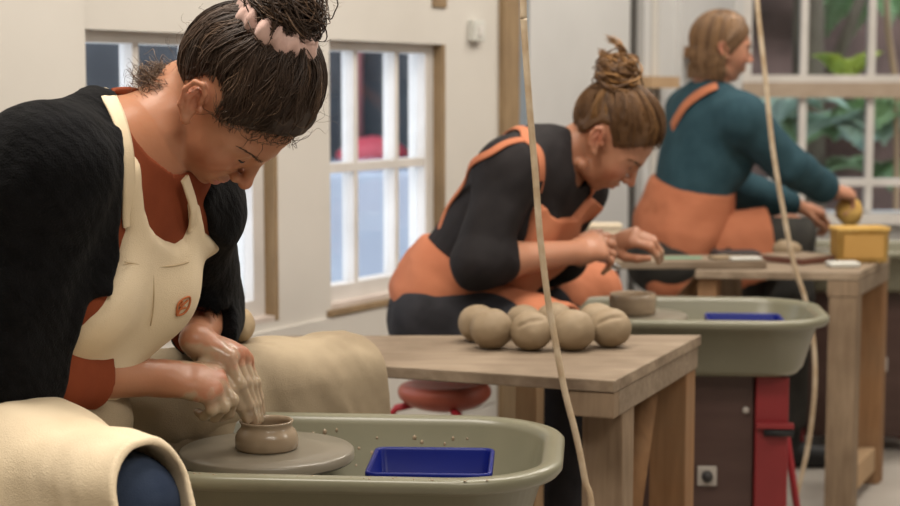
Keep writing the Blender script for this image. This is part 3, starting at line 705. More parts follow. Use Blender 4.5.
# apron: bib, straps, lap over each thigh
bib_t = A.torso(k=.07)
bibline = outline(A, fullA, [(119, 158), (137, 157), (140, 182), (143, 206), (148, 224), (156, 235), (166, 241), (175, 243), (183, 238), (188, 226), (187, 203), (199, 202), (200, 216), (199, 232), (199, 258), (200, 290), (198, 310), (194, 335), (205, 410), (60, 440), (52, 345), (66, 331), (87, 316), (106, 294), (117, 262), (123, 230), (122, 195)])
for i_, dl in ((12, .004), (13, .015), (14, .04), (15, .045), (16, .045), (17, .04)): bibline[i_, 0] += dl
bibcut = Prim(lambda p: np.maximum(poly_prism(bibline, A.pelvis, A.L, A.S)(p), -(p-A.pelvis)@A.F-.05))
ops = bib_t+[('o', .0145, 0), folds(.0025, 16, A.S+A.L*.35, .35, 4), ('i', bibcut, .016), ('i', plane(A.pelvis+[0, 0, .0], [0, 0, -1]), .01)]
ap = kid(sdf_object('apron', ops, .003, *bounds([A.pelvis, A.neck, A.shR, A.shL], .19), M['canvas'], keep=True), pA)
def lap(hip, kn, beyond, half, height, drop, seed, back=.05, ext=0, res=.0035, thin=.009, name='apron_lap', m=None, parent=None, amp=.005, hollow=.12, tilt=0, side=0):
    d = kn-hip; d = norm(d); c0 = hip-d*back; c1 = kn+d*beyond; Lh = np.linalg.norm(c1-c0)/2
    up = norm(np.array([0, 0, 1])-d*d[2]); l = np.cross(up, d); R = np.stack([d, l, up], 1); c = (c0+c1)/2+up*(height-drop)/2
    o = [('u', rbox(c, (Lh+.06, half, (height+drop)/2), R, min(half*.95, height*.85, .085)), 0), folds(amp, 11, norm(d*.35-up), .3, seed), folds(amp*.5, 24, norm(d*.5-up), .3, seed+7),
         ('i', plane(c1, norm(d+up*tilt+l*side)), .004)]
    ch = c1-d*hollow+up*(height-drop)/2-up*.03
    ch = ch+d*(hollow*.5+.03)
    o += [('s', rbox(ch, (hollow*.5+.06, half-thin-amp*.9, (height+drop)/2-thin-amp*.9+.03), R, min(half*.8, .075)), .004)]
    V = [c0, c1, c0-up*drop, c1-up*drop]
    return o, bounds(V, half+height+.06), (c1, d, l, up)
lowR = np.array([0, 0, -.012])
ops, bb, fr = lap(A.hipR+lowR*1.4, A.knR+lowR+np.array([-.010, 0, 0]), .080, .064, .096, .30, 21, tilt=.30, amp=.006, side=.2, hollow=.10, thin=.0045)
dd_ = norm(A.knR-A.hipR); ops.insert(1, ('u', rbox(A.hipR+dd_*.10+lowR*1.4-np.array([0, 0, .10]), (.17, .112, .19), np.stack([dd_, np.cross([0, 0, 1], dd_), [0, 0, 1]], 1), .09), .10))
kid(sdf_object('apron_flap', ops, .0026, *bb, M['canvas'], keep=True), pA)
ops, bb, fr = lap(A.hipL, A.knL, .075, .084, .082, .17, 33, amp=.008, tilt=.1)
kid(sdf_object('apron_flap', ops, .0034, *bb, M['canvas_stained_shaded']), pA)
# belly and lap cloth between the flaps
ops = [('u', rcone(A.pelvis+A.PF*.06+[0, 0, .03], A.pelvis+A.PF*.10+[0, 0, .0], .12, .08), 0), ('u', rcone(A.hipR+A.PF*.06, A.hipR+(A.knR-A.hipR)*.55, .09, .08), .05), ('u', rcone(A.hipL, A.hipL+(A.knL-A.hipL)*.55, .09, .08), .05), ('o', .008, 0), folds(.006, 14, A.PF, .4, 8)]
kid(sdf_object('apron_lap', ops, .0045, *bounds([A.pelvis, A.hipR, A.hipL, A.knR, A.knL], .18), M['canvas_stained_shaded']), pA)
wornA = A.neckops(.05)+[('o', .0, 0)]+A.torso()+[('o', .009, 0)]
def on(ops, pix): return trace(ops, pix)
bibs = bib_t+[('o', .0145, 0)]
over = bibs+A.neckops(.05)
sp_ = on(over, [(108, 97), (113, 108), (119, 124), (124, 143), (127, 160), (129, 180), (131, 202), (133, 226)])
kid(ribbon('apron_strap', over, [A.t(-.065, .03, 1.0), A.t(-.06, -.02, 1.02), *sp_], .023, .003, .002, M['canvas'], None), pA)
kid(ribbon('apron_strap', over, on(over, [(183, 178), (187, 190), (191, 203), (193, 216), (195, 230)]), .016, .003, .002, M['canvas'], None), pA)
bibs = bib_t+[('o', .0145, 0)]
def stitched(pixs, r, name, m, parent, ops, off=.0012, n=26, close=False):
    mb = MB()
    for pl in pixs:
        p, g = project(ops, smooth_path(on(ops, pl), n), off); mb.tube([Vector(map(float, q)) for q in p], r, 6)
    return kid(mb.build(name, m, None, True), parent)
stitched([[(124, 262), (150, 267), (170, 266), (188, 262)], [(152, 268), (153, 300), (150, 325)]], .0009, 'seam', M['seam'], pA, bibs)
lf = lambda x, y: (x-8, y-2)
stitched([[lf(*z) for z in pl] for pl in ([(184, 317), (185, 307), (190, 301), (197, 299), (196, 308), (191, 315), (184, 317)], [(184, 317), (189, 308), (195, 302)], [(187, 311), (193, 309)], [(187, 308), (190, 303)])], .0015, 'embroidered_leaf', M['embroidery'], pA, bibs, .0015)
ops = A.leg('R', r=(.078, .050, .050, .042))+A.leg('L', r=(.088, .066, .060, .045))+[('u', ell(A.pelvis, (.122, .168, .115), A.PT), .05), ('o', .004, 0), folds(.003, 18, [.5, .3, 1], .5, 9), ('i', plane((0, 0, .12), [0, 0, -1]), .004), ('i', plane(A.pelvis+[0, 0, .1], [0, 0, 1]), .01)]
kid(sdf_object('jeans', ops, .0045, *bounds([A.pelvis, A.hipR, A.hipL, A.knR, A.knL, A.anR, A.anL], .15), M['denim']), pA)
for sd in 'RL':
    ops = A.foot(sd)+[('o', .006, 0), ('i', plane((0, 0, .003), [0, 0, -1]), .002)]
    kid(sdf_object('shoe', ops, .006, *bounds([A.anR if sd == 'R' else A.anL], .26), M['black']), pA)
# hair
extraA = lambda D: (.009*np.clip(D@norm([.6, 0, .8]), 0, 1)**2+.010*np.clip(D@norm([0, 0, 1]), 0, 1))*np.linspace(0, 1, D.shape[1])[None]**.6
hr = kid(hair_cap('hair', hA, M['hair_a'], None, .0025, zl_tied, .0026, .10, extra=[('u', hA.e((.015, 0, .088), (.070, .062, .052)), .03), ('u', hA.e((-.052, 0, .136), (.042, .038, .034)), .02)]), pA)
pa = swept_hair(hA, 5200, zl_tied, (-.044, 0, .136), loft=.012, base=.0055, extra=extraA, wob=.10, locks=190, rough=1.6)
st = strands('strands', pa, rng.uniform(.0005, .0009, len(pa)), M['hair_a'], None, LOCK_SHADE*.65+.35*rng.beta(1.6, 3.2, len(pa))); kid(st, pA)
pb = bun(hA, 700, (-.060, 0, .152), .053, .036, (-.4, .1, 1), flat=.72)
kid(strands('hair_bun', pb, rng.uniform(.0008, .0014, len(pb)), M['hair_a'], None, rng.beta(1.6, 2.8, len(pb))), pA)
d0 = scalp_dirs(120, zl_tied); s0 = CC+d0*(CR+.016); s0 = np.vstack([s0, np.array([-.060, 0, .152])+rng.normal(size=(30, 3))*.03])
dd = np.vstack([d0*.6+rng.normal(size=(120, 3))*.5+np.array([-.3, 0, .5]), rng.normal(size=(30, 3))])
pc = curls(hA, s0, dd, .030, curl=.005, turns=1.2)
kid(strands('stray_hairs', pc, .00022, M['hair_a'], None, rng.uniform(.3, 1, len(pc))), pA)
npz = np.stack([rng.uniform(-.080, -.040, 260), rng.uniform(-.050, .005, 260), rng.uniform(-.045, -.022, 260)], 1)
pn = curls(hA, npz, np.stack([-.20+rng.normal(size=260)*.22, rng.normal(size=260)*.2-.15, -.9+rng.normal(size=260)*.25], 1), .036, curl=.009, turns=1.3, k=22)
kid(strands('nape_curls', pn, .00042, M['hair_a'], None, rng.uniform(.55, 1, len(pn))), pA)
# side-swept wisps from temple to ear
tw = np.stack([np.linspace(.02, .098, 130)+rng.normal(size=130)*.006, np.full(130, -.058)+np.abs(rng.normal(size=130))*.01, np.interp(np.linspace(.02, .098, 130), [.02, .056, .1], [.022, .050, .080])+rng.normal(size=130)*.004], 1)
tw[:, 1] = -np.sqrt(np.clip(1-((tw[:, 0]-CC[0])/(CR[0]+.004))**2-((tw[:, 2]-CC[2])/(CR[2]+.004))**2, .02, 1))*(CR[1]+.004)
pw = curls(hA, tw, np.stack([rng.normal(size=130)*.5-.6, rng.normal(size=130)*.15-.1, .6+rng.normal(size=130)*.5], 1), .035, curl=.004, turns=.8)
kid(strands('temple_wisps', pw, .0004, M['hair_a'], None, rng.uniform(.2, .8, len(pw))), pA)
# scrunchie: a gathered ring of cloth
n1, n2 = 96, 18; V = []; F = []; ax = norm([-.45, .0, 1]); u = norm(np.cross(ax, [0, 1, 0])); v = np.cross(ax, u)
for i in range(n1):
    th = 2*PI*i/n1; rr = .040+.003*math.sin(9*th)+.002*math.sin(17*th+1)
    for j in range(n2):
        ph = 2*PI*j/n2; rad = .0155+.0025*math.sin(13*th+2*math.sin(ph))+.0015*math.sin(23*th+3*ph)
        V.append(np.array([-.046, -.004, .134])+(u*math.cos(th)+v*math.sin(th))*(rr+rad*math.cos(ph)*1.1)+ax*rad*math.sin(ph)*1.25)
        F.append((i*n2+j, ((i+1) % n1)*n2+j, ((i+1) % n1)*n2+(j+1) % n2, i*n2+(j+1) % n2))
kid(np_mesh('scrunchie', hA.many(V), F, M['pink']), pA)
lash_line(hA, M['black'], pA, el=-18, w=64, r=.0014)
brows(hA, M['hair_a'], pA, ops=head_ops(hA), shade=.45, n=46, thick=.0004)

# ---- the woman at the middle wheel
hB = posed(P(601, 142, 3.60), 45, 15, -3)
B_ = Figure(pelvis=P(446, 314, 3.62), neck=P(552, 166, 3.60), shR=P(508, 172, 3.46), shL=P(577, 186, 3.76), elR=P(478, 263, 3.38), elL=P(545, 262, 3.86), wrR=P(577, 252, 3.50), wrL=P(606, 246, 3.74),
            hipR=P(442, 318, 3.52), hipL=P(456, 316, 3.72), knR=(.255, 3.375, .60), knL=P(588, 300, 4.04), anR=(.215, 3.40, .11), anL=(.40, 4.05, .11), head=hB)
FRb, TRb = auto_hand(B_.wrR, P(600, 244, 3.52), (0.25, -.55, .8), 1, ((25, 25, 15), (35, 35, 20), (45, 45, 25), (50, 50, 30)), 15)
FLb, TLb = auto_hand(B_.wrL, P(634, 234, 3.70), (0, -.5, .85), -1, ((40, 45, 25), (45, 45, 25), (50, 45, 25), (55, 45, 25)), 18)
tB = B_.torso()
bodyB = head_ops(hB)+B_.neckops(.048)+tB+B_.arm('R')+B_.arm('L')+B_.leg('R')+B_.leg('L')+hand_ops(B_.wrR, FRb, TRb)+hand_ops(B_.wrL, FLb, TLb)
pB = seated_person('person', 'person with a blond top knot, black top and orange apron, bent over the middle wheel', B_)
def tintB(V):
    T = np.zeros((len(V), 4)); T[:, 3] = 1; face_tint(hB, V, T, .9)
    for ch in FRb+FLb: T[:, 1] = np.maximum(T[:, 1], .55*np.clip((1.1-np.linalg.norm(V-ch[3], axis=1)/.025+vnoise(V, 90, 1)*.5)*2, 0, 1))
    return T
kid(sdf_object('body', bodyB, .0032, *bounds(B_.allpts()+[P(640, 262, 3.6)], .2), M['skin_b'], None, tintB), pB)
ops = B_.torso()+B_.arm('R', r=(.053, .047, .044, .042), to=.20)+B_.arm('L', r=(.055, .050, .046, .042), to=.3)+[('o', .009, 0), folds(.005, 12, B_.S+B_.L*.5, .4, 3), folds(.0025, 28, B_.S, .4, 6), ('s', rcone(B_.neck-B_.S*.0+B_.F*.01, hB(0, 0, -.03), .058, .062), .006), ('i', plane(B_.pelvis+B_.S*.06, -B_.S), .01)]
kid(sdf_object('shirt', ops, .0045, *bounds([B_.pelvis, B_.neck, B_.shR, B_.shL, B_.elR, B_.elL, B_.wrR], .18), M['black_shirt']), pB)
fullB = B_.neckops(.048)+B_.torso()+[('o', .009, 0)]
bl = outline(B_, fullB, [(533, 205), (541, 203), (546, 212), (556, 218), (572, 216), (584, 200), (590, 196), (592, 230), (585, 255), (560, 300), (480, 330), (500, 280), (522, 245)])
bcut = Prim(lambda p: np.maximum(poly_prism(bl, B_.pelvis, B_.L, B_.S)(p), -(p-B_.pelvis)@B_.F))
ops = B_.torso(k=.1)+[('o', .016, 0), folds(.003, 15, B_.S, .35, 4), ('i', bcut, .004)]
kid(sdf_object('apron', ops, .004, *bounds([B_.pelvis, B_.neck, B_.shR, B_.shL], .17), M['orange']), pB)
ops = [('u', ell(B_.pelvis+B_.S*.03, (.128, .172, .130), B_.PT), 0), ('u', ell(B_.t(.0, 0, .25), (.112, .150, .13), B_.T), .06), ('o', .012, 0), folds(.007, 11, B_.F+B_.S*.3, .35, 12), folds(.004, 25, B_.F, .3, 13),
       ('i', plane(B_.pelvis+B_.S*.125, B_.S), .012), ('i', plane(B_.pelvis-np.array([0, 0, .002]), [0.18, 0, -1]), .012)]
kid(sdf_object('apron_skirt', ops, .0045, *bounds([B_.pelvis], .3), M['orange']), pB)
ops, bb, fr = lap(B_.hipL, B_.knL, .05, .08, .09, .12, 5, amp=.006)
kid(sdf_object('apron_flap', ops, .005, *bb, M['orange']), pB)
ops, bb, fr = lap(B_.hipR+np.array([.03, .03, .02]), B_.knR+np.array([0, .02, .02]), -.02, .07, .08, .0, 6, amp=.005, hollow=.04)
kid(sdf_object('apron_flap', ops, .005, *bb, M['orange']), pB)
ops = B_.leg('R', r=(.092, .074, .066, .055))+B_.leg('L', r=(.095, .070, .064, .053))+[('u', ell(B_.pelvis-np.array([.0, 0, .004]), (.124, .170, .128), B_.PT), .05), ('o', .004, 0), folds(.004, 16, [.5, .3, 1], .5, 19), ('i', plane((0, 0, .12), [0, 0, -1]), .004), ('i', plane(B_.pelvis+[0, 0, .07], [0, 0, 1]), .01)]
kid(sdf_object('jeans', ops, .005, *bounds([B_.pelvis, B_.hipR, B_.hipL, B_.knR, B_.knL, B_.anR, B_.anL], .17), M['jeans_grey']), pB)
for sd in 'RL':
    ops = B_.foot(sd)+[('o', .006, 0), ('i', plane((0, 0, .003), [0, 0, -1]), .002)]
    kid(sdf_object('shoe', ops, .006, *bounds([B_.anR if sd == 'R' else B_.anL], .26), M['black']), pB)
wornB = B_.neckops(.048)+B_.torso()+[('o', .011, 0)]
s_ = on(wornB, [(524, 142), (535, 150), (539, 165), (540, 185), (538, 206)])
kid(ribbon('apron_strap', wornB, [B_.t(-.10, -.02, .86), B_.t(-.05, -.06, .98), *s_], .024, .003, .007, M['orange'], None), pB)
s_ = on(wornB, [(590, 178), (590, 188), (588, 200)])
kid(ribbon('apron_strap', wornB, s_, .022, .003, .007, M['orange'], None), pB)
s_ = on(B_.torso()+[('o', .035, 0)], [(526, 133), (506, 137), (482, 151), (458, 174), (438, 202), (424, 232)])
kid(ribbon('apron_strap', wornB, s_, .018, .003, .007, M['orange'], None), pB)
extraB = lambda D: .010*np.clip(D@norm([.6, 0, .8]), 0, 1)
kid(hair_cap('hair', hB, M['hair_b'], None, .007, zl_tied, .0045, .25, extra=[('u', hB.e((.006, 0, .080), (.074, .066, .056)), .03)]), pB)
pa = swept_hair(hB, 1500, zl_tied, (-.064, 0, .106), loft=.010, base=.004, extra=extraB, wob=.04)
kid(strands('strands', pa, rng.uniform(.0010, .0018, len(pa)), M['hair_b'], None, np.clip(rng.beta(1.4, 2.0, len(pa))*.45+.6*LOCK_SHADE, 0, 1)), pB)
pb = bun(hB, 260, (-.083, 0, .126), .045, .036, (-.4, .2, 1), flat=.9)
kid(strands('hair_bun', pb, rng.uniform(.0014, .0028, len(pb)), M['hair_b'], None, np.clip(rng.beta(2, 1.6, len(pb)), 0, 1)), pB)
lp = [P(603, 74, 3.6), P(606, 66, 3.59), P(608, 57, 3.58)]; tuft = []
for _ in range(40):
    j = rng.normal(size=3)*.003
    tuft.append(smooth_path([P(616, 70, 3.6)+j*.5, P(622, 62, 3.6)+j, P(622, 50, 3.6)+j*1.3, P(617, 42, 3.6)+j*1.5, P(609, 39, 3.6)+j*2], 14))
    tuft.append(smooth_path([P(606, 72, 3.6)+j, P(604, 64, 3.6)+j*1.2, P(604, 57, 3.6)+j*1.4, P(603, 53, 3.6)+j*1.6, P(602, 51, 3.6)+j*1.6], 14))
    tuft.append(smooth_path([P(594, 96, 3.6)+j, P(590, 99, 3.59)+j*1.2, P(586, 102, 3.58)+j*1.4, P(583, 104, 3.58)+j*1.6, P(581, 104, 3.58)+j*1.6], 14))
for k in range(3): kid(strands('loose_lock', tuft[k::3], .0011, M['hair_b'], None, rng.uniform(.5, 1, len(tuft[k::3]))), pB)
lash_line(hB, M['hair_a'], pB, el=-16)
brows(hB, M['hair_b'], pB, ops=head_ops(hB), shade=.3, n=44, thick=.0007)

# ---- the woman by the garden window
hC = posed(P(719, 53, 5.0), 5, 4, 10, .93)
C_ = Figure(pelvis=P(678, 250, 5.06), neck=P(716, 98, 5.02), shR=P(740, 116, 4.88), shL=(.745, 5.16, 1.085), elR=P(788, 165, 4.95), elL=P(735, 190, 5.22), wrR=P(828, 190, 5.10), wrL=P(796, 205, 5.26),
            hipR=P(676, 252, 4.98), hipL=P(670, 250, 5.15), knR=P(790, 236, 4.97), knL=(1.02, 5.40, .68), anR=(1.03, 4.95, .11), anL=(1.03, 5.45, .11), head=hC, size=.95)
FRc, TRc = auto_hand(C_.wrR, P(850, 192, 5.16), (0, -.35, .9), 1, ((50, 45, 30), (55, 50, 30), (60, 50, 30), (65, 50, 30)), 25)
FLc, TLc = auto_hand(C_.wrL, P(818, 210, 5.30), (0, -.35, .9), -1, ((35, 45, 25), (40, 45, 25), (45, 45, 25), (50, 45, 25)), 20)
tC = C_.torso()
bodyC = head_ops(hC)+C_.neckops(.048)+tC+C_.arm('R')+C_.arm('L')+C_.leg('R')+C_.leg('L')+hand_ops(C_.wrR, FRc, TRc)+hand_ops(C_.wrL, FLc, TLc)
pC = seated_person('person', 'person with loose brown hair and teal sweater by the garden window, arm stretched out', C_)
def tintC(V):
    T = np.zeros((len(V), 4)); T[:, 3] = 1; return face_tint(hC, V, T, .9)
kid(sdf_object('body', bodyC, .0038, *bounds(C_.allpts()+[P(860, 200, 5.2)], .2), M['skin_c'], None, tintC), pC)
ops = C_.torso()+C_.arm('R', r=(.056, .050, .046, .038), to=.86)+C_.arm('L', r=(.056, .050, .046, .040), to=.8)+[('o', .010, 0), folds(.004, 12, C_.S, .4, 3), ('s', rcone(C_.neck+C_.S*.012, hC(0, 0, -.03), .056, .06), .006), ('i', plane(C_.pelvis+C_.S*.05, -C_.S), .01)]
kid(sdf_object('sweater', ops, .0055, *bounds([C_.pelvis, C_.neck, C_.shR, C_.shL, C_.elR, C_.elL, C_.wrR, C_.wrL], .18), M['teal']), pC)
ops = [('u', ell(C_.pelvis+C_.S*.03, (.130, .180, .130), C_.PT), 0), ('u', ell(C_.t(0, 0, .32), (.118, .150, .15), C_.T), .08), ('o', .014, 0), folds(.007, 11, C_.S+C_.F*.6, .35, 22), folds(.004, 22, C_.F, .3, 23),
       ('i', plane(C_.pelvis+C_.S*.215, C_.S+C_.L*-.05+C_.F*-.12), .012), ('i', plane(C_.pelvis-np.array([0, 0, .05]), [0, 0, -1]), .012)]
kid(sdf_object('apron', ops, .0055, *bounds([C_.pelvis], .34), M['orange']), pC)
ops, bb, fr = lap(C_.hipR, C_.knR, -.06, .088, .095, .16, 15, amp=.006)
kid(sdf_object('apron_flap', ops, .0055, *bb, M['orange']), pC)
ops, bb, fr = lap(C_.hipL, C_.knL, -.0, .085, .09, .1, 16, amp=.006)
kid(sdf_object('apron_flap', ops, .006, *bb, M['orange']), pC)
ops = C_.leg('R', r=(.092, .070, .064, .05))+C_.leg('L', r=(.09, .070, .064, .05))+[('u', ell(C_.pelvis-np.array([.02, 0, .03]), (.135, .18, .115), C_.PT), .05), ('o', .004, 0), folds(.004, 16, [.5, .3, 1], .5, 29), ('i', plane((0, 0, .12), [0, 0, -1]), .004), ('i', plane(C_.pelvis+[0, 0, .11], [0, 0, 1]), .01)]
kid(sdf_object('jeans', ops, .006, *bounds([C_.pelvis, C_.hipR, C_.hipL, C_.knR, C_.knL, C_.anR, C_.anL], .17), M['jeans_olive']), pC)
for sd in 'RL':
    ops = C_.foot(sd)+[('o', .006, 0), ('i', plane((0, 0, .003), [0, 0, -1]), .002)]
    kid(sdf_object('shoe', ops, .006, *bounds([C_.anR if sd == 'R' else C_.anL], .26), M['black']), pC)
wornC = C_.neckops(.048)+C_.torso()+[('o', .012, 0)]
s_ = on(wornC, [(718, 88), (705, 93), (692, 102), (680, 115), (668, 132)])
kid(ribbon('apron_strap', wornC, s_, .036, .003, .008, M['orange'], None), pC)
# loose hair, parted and hanging to the shoulders
def loose(n):
    out = []
    while len(out) < n:
        phi = rng.uniform(-PI, PI); t0 = rng.uniform(.05, 1.0)
        if abs(phi) < 1.0 and t0 > .75: continue
        th = np.concatenate([np.linspace(t0, 1.75, 12)]); s = np.sign(phi) if phi else 1
        ph = phi+s*np.clip(1.75-abs(phi), 0, 2)*np.linspace(0, 1, 12)**.7
        D = np.stack([np.sin(th)*np.cos(ph), np.sin(th)*np.sin(ph), np.cos(th)], 1); r = 1/np.sqrt(((D/CR)**2).sum(1))
        p = CC+D*(r+.006+rng.uniform(0, .008))[:, None]
        e = p[-1]; q = [e+np.array([.002*u+.006*math.sin(u*4+phi*3), .006*math.sin(u*3+phi), -.022*u*rng.uniform(.85, 1.1)]) for u in range(1, 6)]
        out.append(np.vstack([p, q]))
    return hC.many(np.array(out))
zlC = lambda x: np.interp(x, [-.1, -.02, .02, .05, .075, .1], [-.09, -.07, -.01, .036, .060, .068])
kid(hair_cap('hair', hC, M['hair_c'], None, .009, zlC, .0055, .3, extra=[('u', hC.e((-.03, 0, -.02), (.045, .064, .07)), .04)]), pC)
pa = loose(1300); kid(strands('strands', pa, rng.uniform(.0014, .0024, len(pa)), M['hair_c'], None, np.clip(rng.beta(1.6, 1.8, len(pa)), 0, 1)), pC)
brows(hC, M['hair_c'], pC, ops=head_ops(hC), shade=.0, n=40, thick=.0009)
lash_line(hC, M['hair_a'], pC, el=-8, r=.0014)
# ------------------------------------------------------------------ room
ang = math.radians(30.6); WO = np.array([-.305, 4.2, 0]); WU = np.array([math.sin(ang), math.cos(ang), 0]); WN = np.array([math.cos(ang), -math.sin(ang), 0])
def wf(p): return tuple(WO+WU*p[0]+WN*p[1]+np.array([0, 0, p[2]]))
ZT, ZB, CE = 1.272, .585, 2.75
O1 = (-.907, -.226); O2 = (0.0, .571)
mb = MB()
for a, b in ((-8.5, O1[0]), (O1[1], O2[0]), (O2[1], 2.85)): mb.box(a, b, -.09, 0, 0, CE, fr=wf)
for a, b in (O1, O2): mb.box(a, b, -.09, 0, ZT, CE, fr=wf); mb.box(a, b, -.09, 0, 0, ZB, fr=wf)
struct('wall_left', mb, M['wall'])
mb = MB(); mb.box(-1.6, O1[0], 0, .022, 0, CE, fr=wf); struct('trim_1', mb, M['wall'])
mb = MB()
for i, (z0, z1) in enumerate(((.0, .20), (.205, .385), (.39, .565))): mb.box(O1[1]-1.5, .86, 0, .010, z0, z1, fr=wf)
struct('trim_2', mb, M['wall'])
mb = MB(); mb.box(-.02, .60, 0, .014, .568, .583, fr=wf); struct('trim_3', mb, M['rawwood'])
mb = MB(); mb.box(.885, .982, -.02, .02, 0, CE, fr=wf); struct('trim_4', mb, M['rawwood'])
mb = MB(); mb.box(.50, .573, 0, .006, 1.375, 1.9, fr=wf); struct('trim_5', mb, M['rawwood'])
for i, (a, b) in enumerate((O1, O2)):
    mb = MB(); mb.box(b-.014, b-.0005, -.088, .002, ZB, ZT, fr=wf); struct('trim_%d' % (6+i), mb, M['rawwood'])
# grey painted partition beyond the timber post, with its joints
mb = MB(); mb.box(1.06, 1.80, 0, .012, 0, CE, fr=wf); mb.box(2.06, 2.84, 0, .012, 0, CE, fr=wf); struct('trim_8', mb, M['wall_grey'])
mb = MB(); mb.box(.984, 1.058, 0, .006, 0, CE, fr=wf); struct('trim_9', mb, mat('blue_grey_paint', (.22, .26, .30), .6))
mb = MB(); mb.box(1.82, 1.872, 0, .006, 0, CE, fr=wf); mb.box(1.95, 2.0, 0, .006, .2, CE, fr=wf); struct('trim_10', mb, mat('dark_joint', (.06, .055, .05), .7))
mb = MB(); mb.box(1.88, 1.94, 0, .03, 0, CE, fr=wf); mb.box(2.2, 2.23, .012, .03, 0, CE, fr=wf); struct('trim_11', mb, M['wall_grey'])
def window(n, a, b, muntins, left=.03, right=.045):
    mb = MB(); f0, f1 = -.085, -.030
    mb.box(a, a+left, f0, f1, ZB, ZT, fr=wf); mb.box(b-.014-right, b-.014, f0, f1, ZB, ZT, fr=wf)
    mb.box(a+left, b-.014-right, f0, f1, ZT-.026, ZT, fr=wf); mb.box(a+left, b-.014-right, f0, f1, ZB, ZB+.052, fr=wf)
    for u in muntins: mb.box(u-.0105, u+.0105, f0+.012, f1-.006, ZB+.052, ZT-.026, fr=wf)
    mb.box(a+left, b-.014-right, f0+.010, f1-.004, .931, .955, fr=wf)
    o = struct('window_%d' % n, mb, M['frame'])
    g = MB(); g.box(a+left, b-.014-right, -.060, -.056, ZB+.05, ZT-.024, fr=wf); p = g.build('pane', M['glass'], o)
    s = MB(); s.box(a, b-.014, -.035, .0, ZB-.004, ZB+.012, fr=wf); s.build('window_sill', M['frame_old'], o)
window(1, *O1, (-.689, -.49)); window(2, *O2, (.171, .372))
# back wall with the garden window
YB = 6.6; BX0, BX1, BZ0, BZ1 = 1.165, 2.52, .652, 1.86
mb = MB(); mb.box(.9, BX0, YB, YB+.15, 0, CE); mb.box(BX1, 5.2, YB, YB+.15, 0, CE); mb.box(BX0, BX1, YB, YB+.15, 0, BZ0); mb.box(BX0, BX1, YB, YB+.15, BZ1, CE)
struct('wall_back', mb, M['wall_grey'])
mb = MB()
for x in (1.412, 1.682, 1.952, 2.222): mb.box(x-.014, x+.014, YB+.02, YB+.06, BZ0+.001, BZ1-.001)
for x in (BX0+.018, BX1-.018): mb.box(x-.018, x+.018, YB+.015, YB+.07, BZ0, BZ1)
for z0, z1 in ((.758, .788), (1.1725, 1.202), (BZ1-.03, BZ1)): mb.box(BX0+.037, BX1-.037, YB+.0165, YB+.068, z0, z1)
w3 = struct('window_3', mb, M['frame'])
mb = MB(); mb.box(BX0, BX1, YB-.01, YB+.05, 1.112, 1.172); mb.build('meeting_rail', M['sashwood'], w3)
mb = MB(); mb.box(BX0, BX1, YB+.042, YB+.046, BZ0, BZ1); mb.build('pane', M['glass'], w3)
mb = MB(); mb.box(BX0-.03, BX1+.03, YB-.08, YB+.02, .612, BZ0); mb.build('window_sill', M['frame'], w3)
we = wf((2.84, -.1, 0)); ws = wf((-8.5, -.1, 0)); FP = [(ws[0], -3.2), (ws[0], ws[1]), (we[0], we[1]), (we[0], YB+.1), (5.2, YB+.1), (5.2, -3.2)]
mb = MB(); mb.prism(FP, -.05, 0); struct('floor', mb, M['floor'])
mb = MB(); mb.prism(FP, CE, CE+.06); struct('ceiling', mb, M['ceiling'])
mb = MB(); mb.box(-7, 5.3, -3.3, -3.2, 0, CE); struct('wall_front', mb, M['wall'])
mb = MB(); mb.box(5.2, 5.3, -3.2, YB+.15, 0, CE); struct('wall_right', mb, M['wall'])
# small fittings
r = thing('light_switch', 'small white light switch box high on the wall beside the timber post', 'switch', wf((.735, 0, 1.315)))
mb = MB(); mb.box(.70, .765, 0, .022, 1.285, 1.345, fr=wf); mb.bevel(.003); unparent_space(mb.build('casing', M['white']), r)
mb = MB(); mb.box(.722, .743, .022, .027, 1.30, 1.33, fr=wf); unparent_space(mb.build('rocker', M['frame']), r)
mb = MB(); mb.box(1.80, 2.06, .006, .09, 1.15, 1.19, fr=wf); tag(mb.build('shelf_bracket', M['leg_pale']), 'short tan timber block on the pale wall behind the top knot', 'bracket')
mb = MB(); mb.box(2.24, 2.42, .03, .10, 1.262, 1.302, fr=wf); tag(mb.build('shelf_bracket', M['leg_brown']), 'orange-brown timber block on the wall left of the loose-haired person', 'bracket')

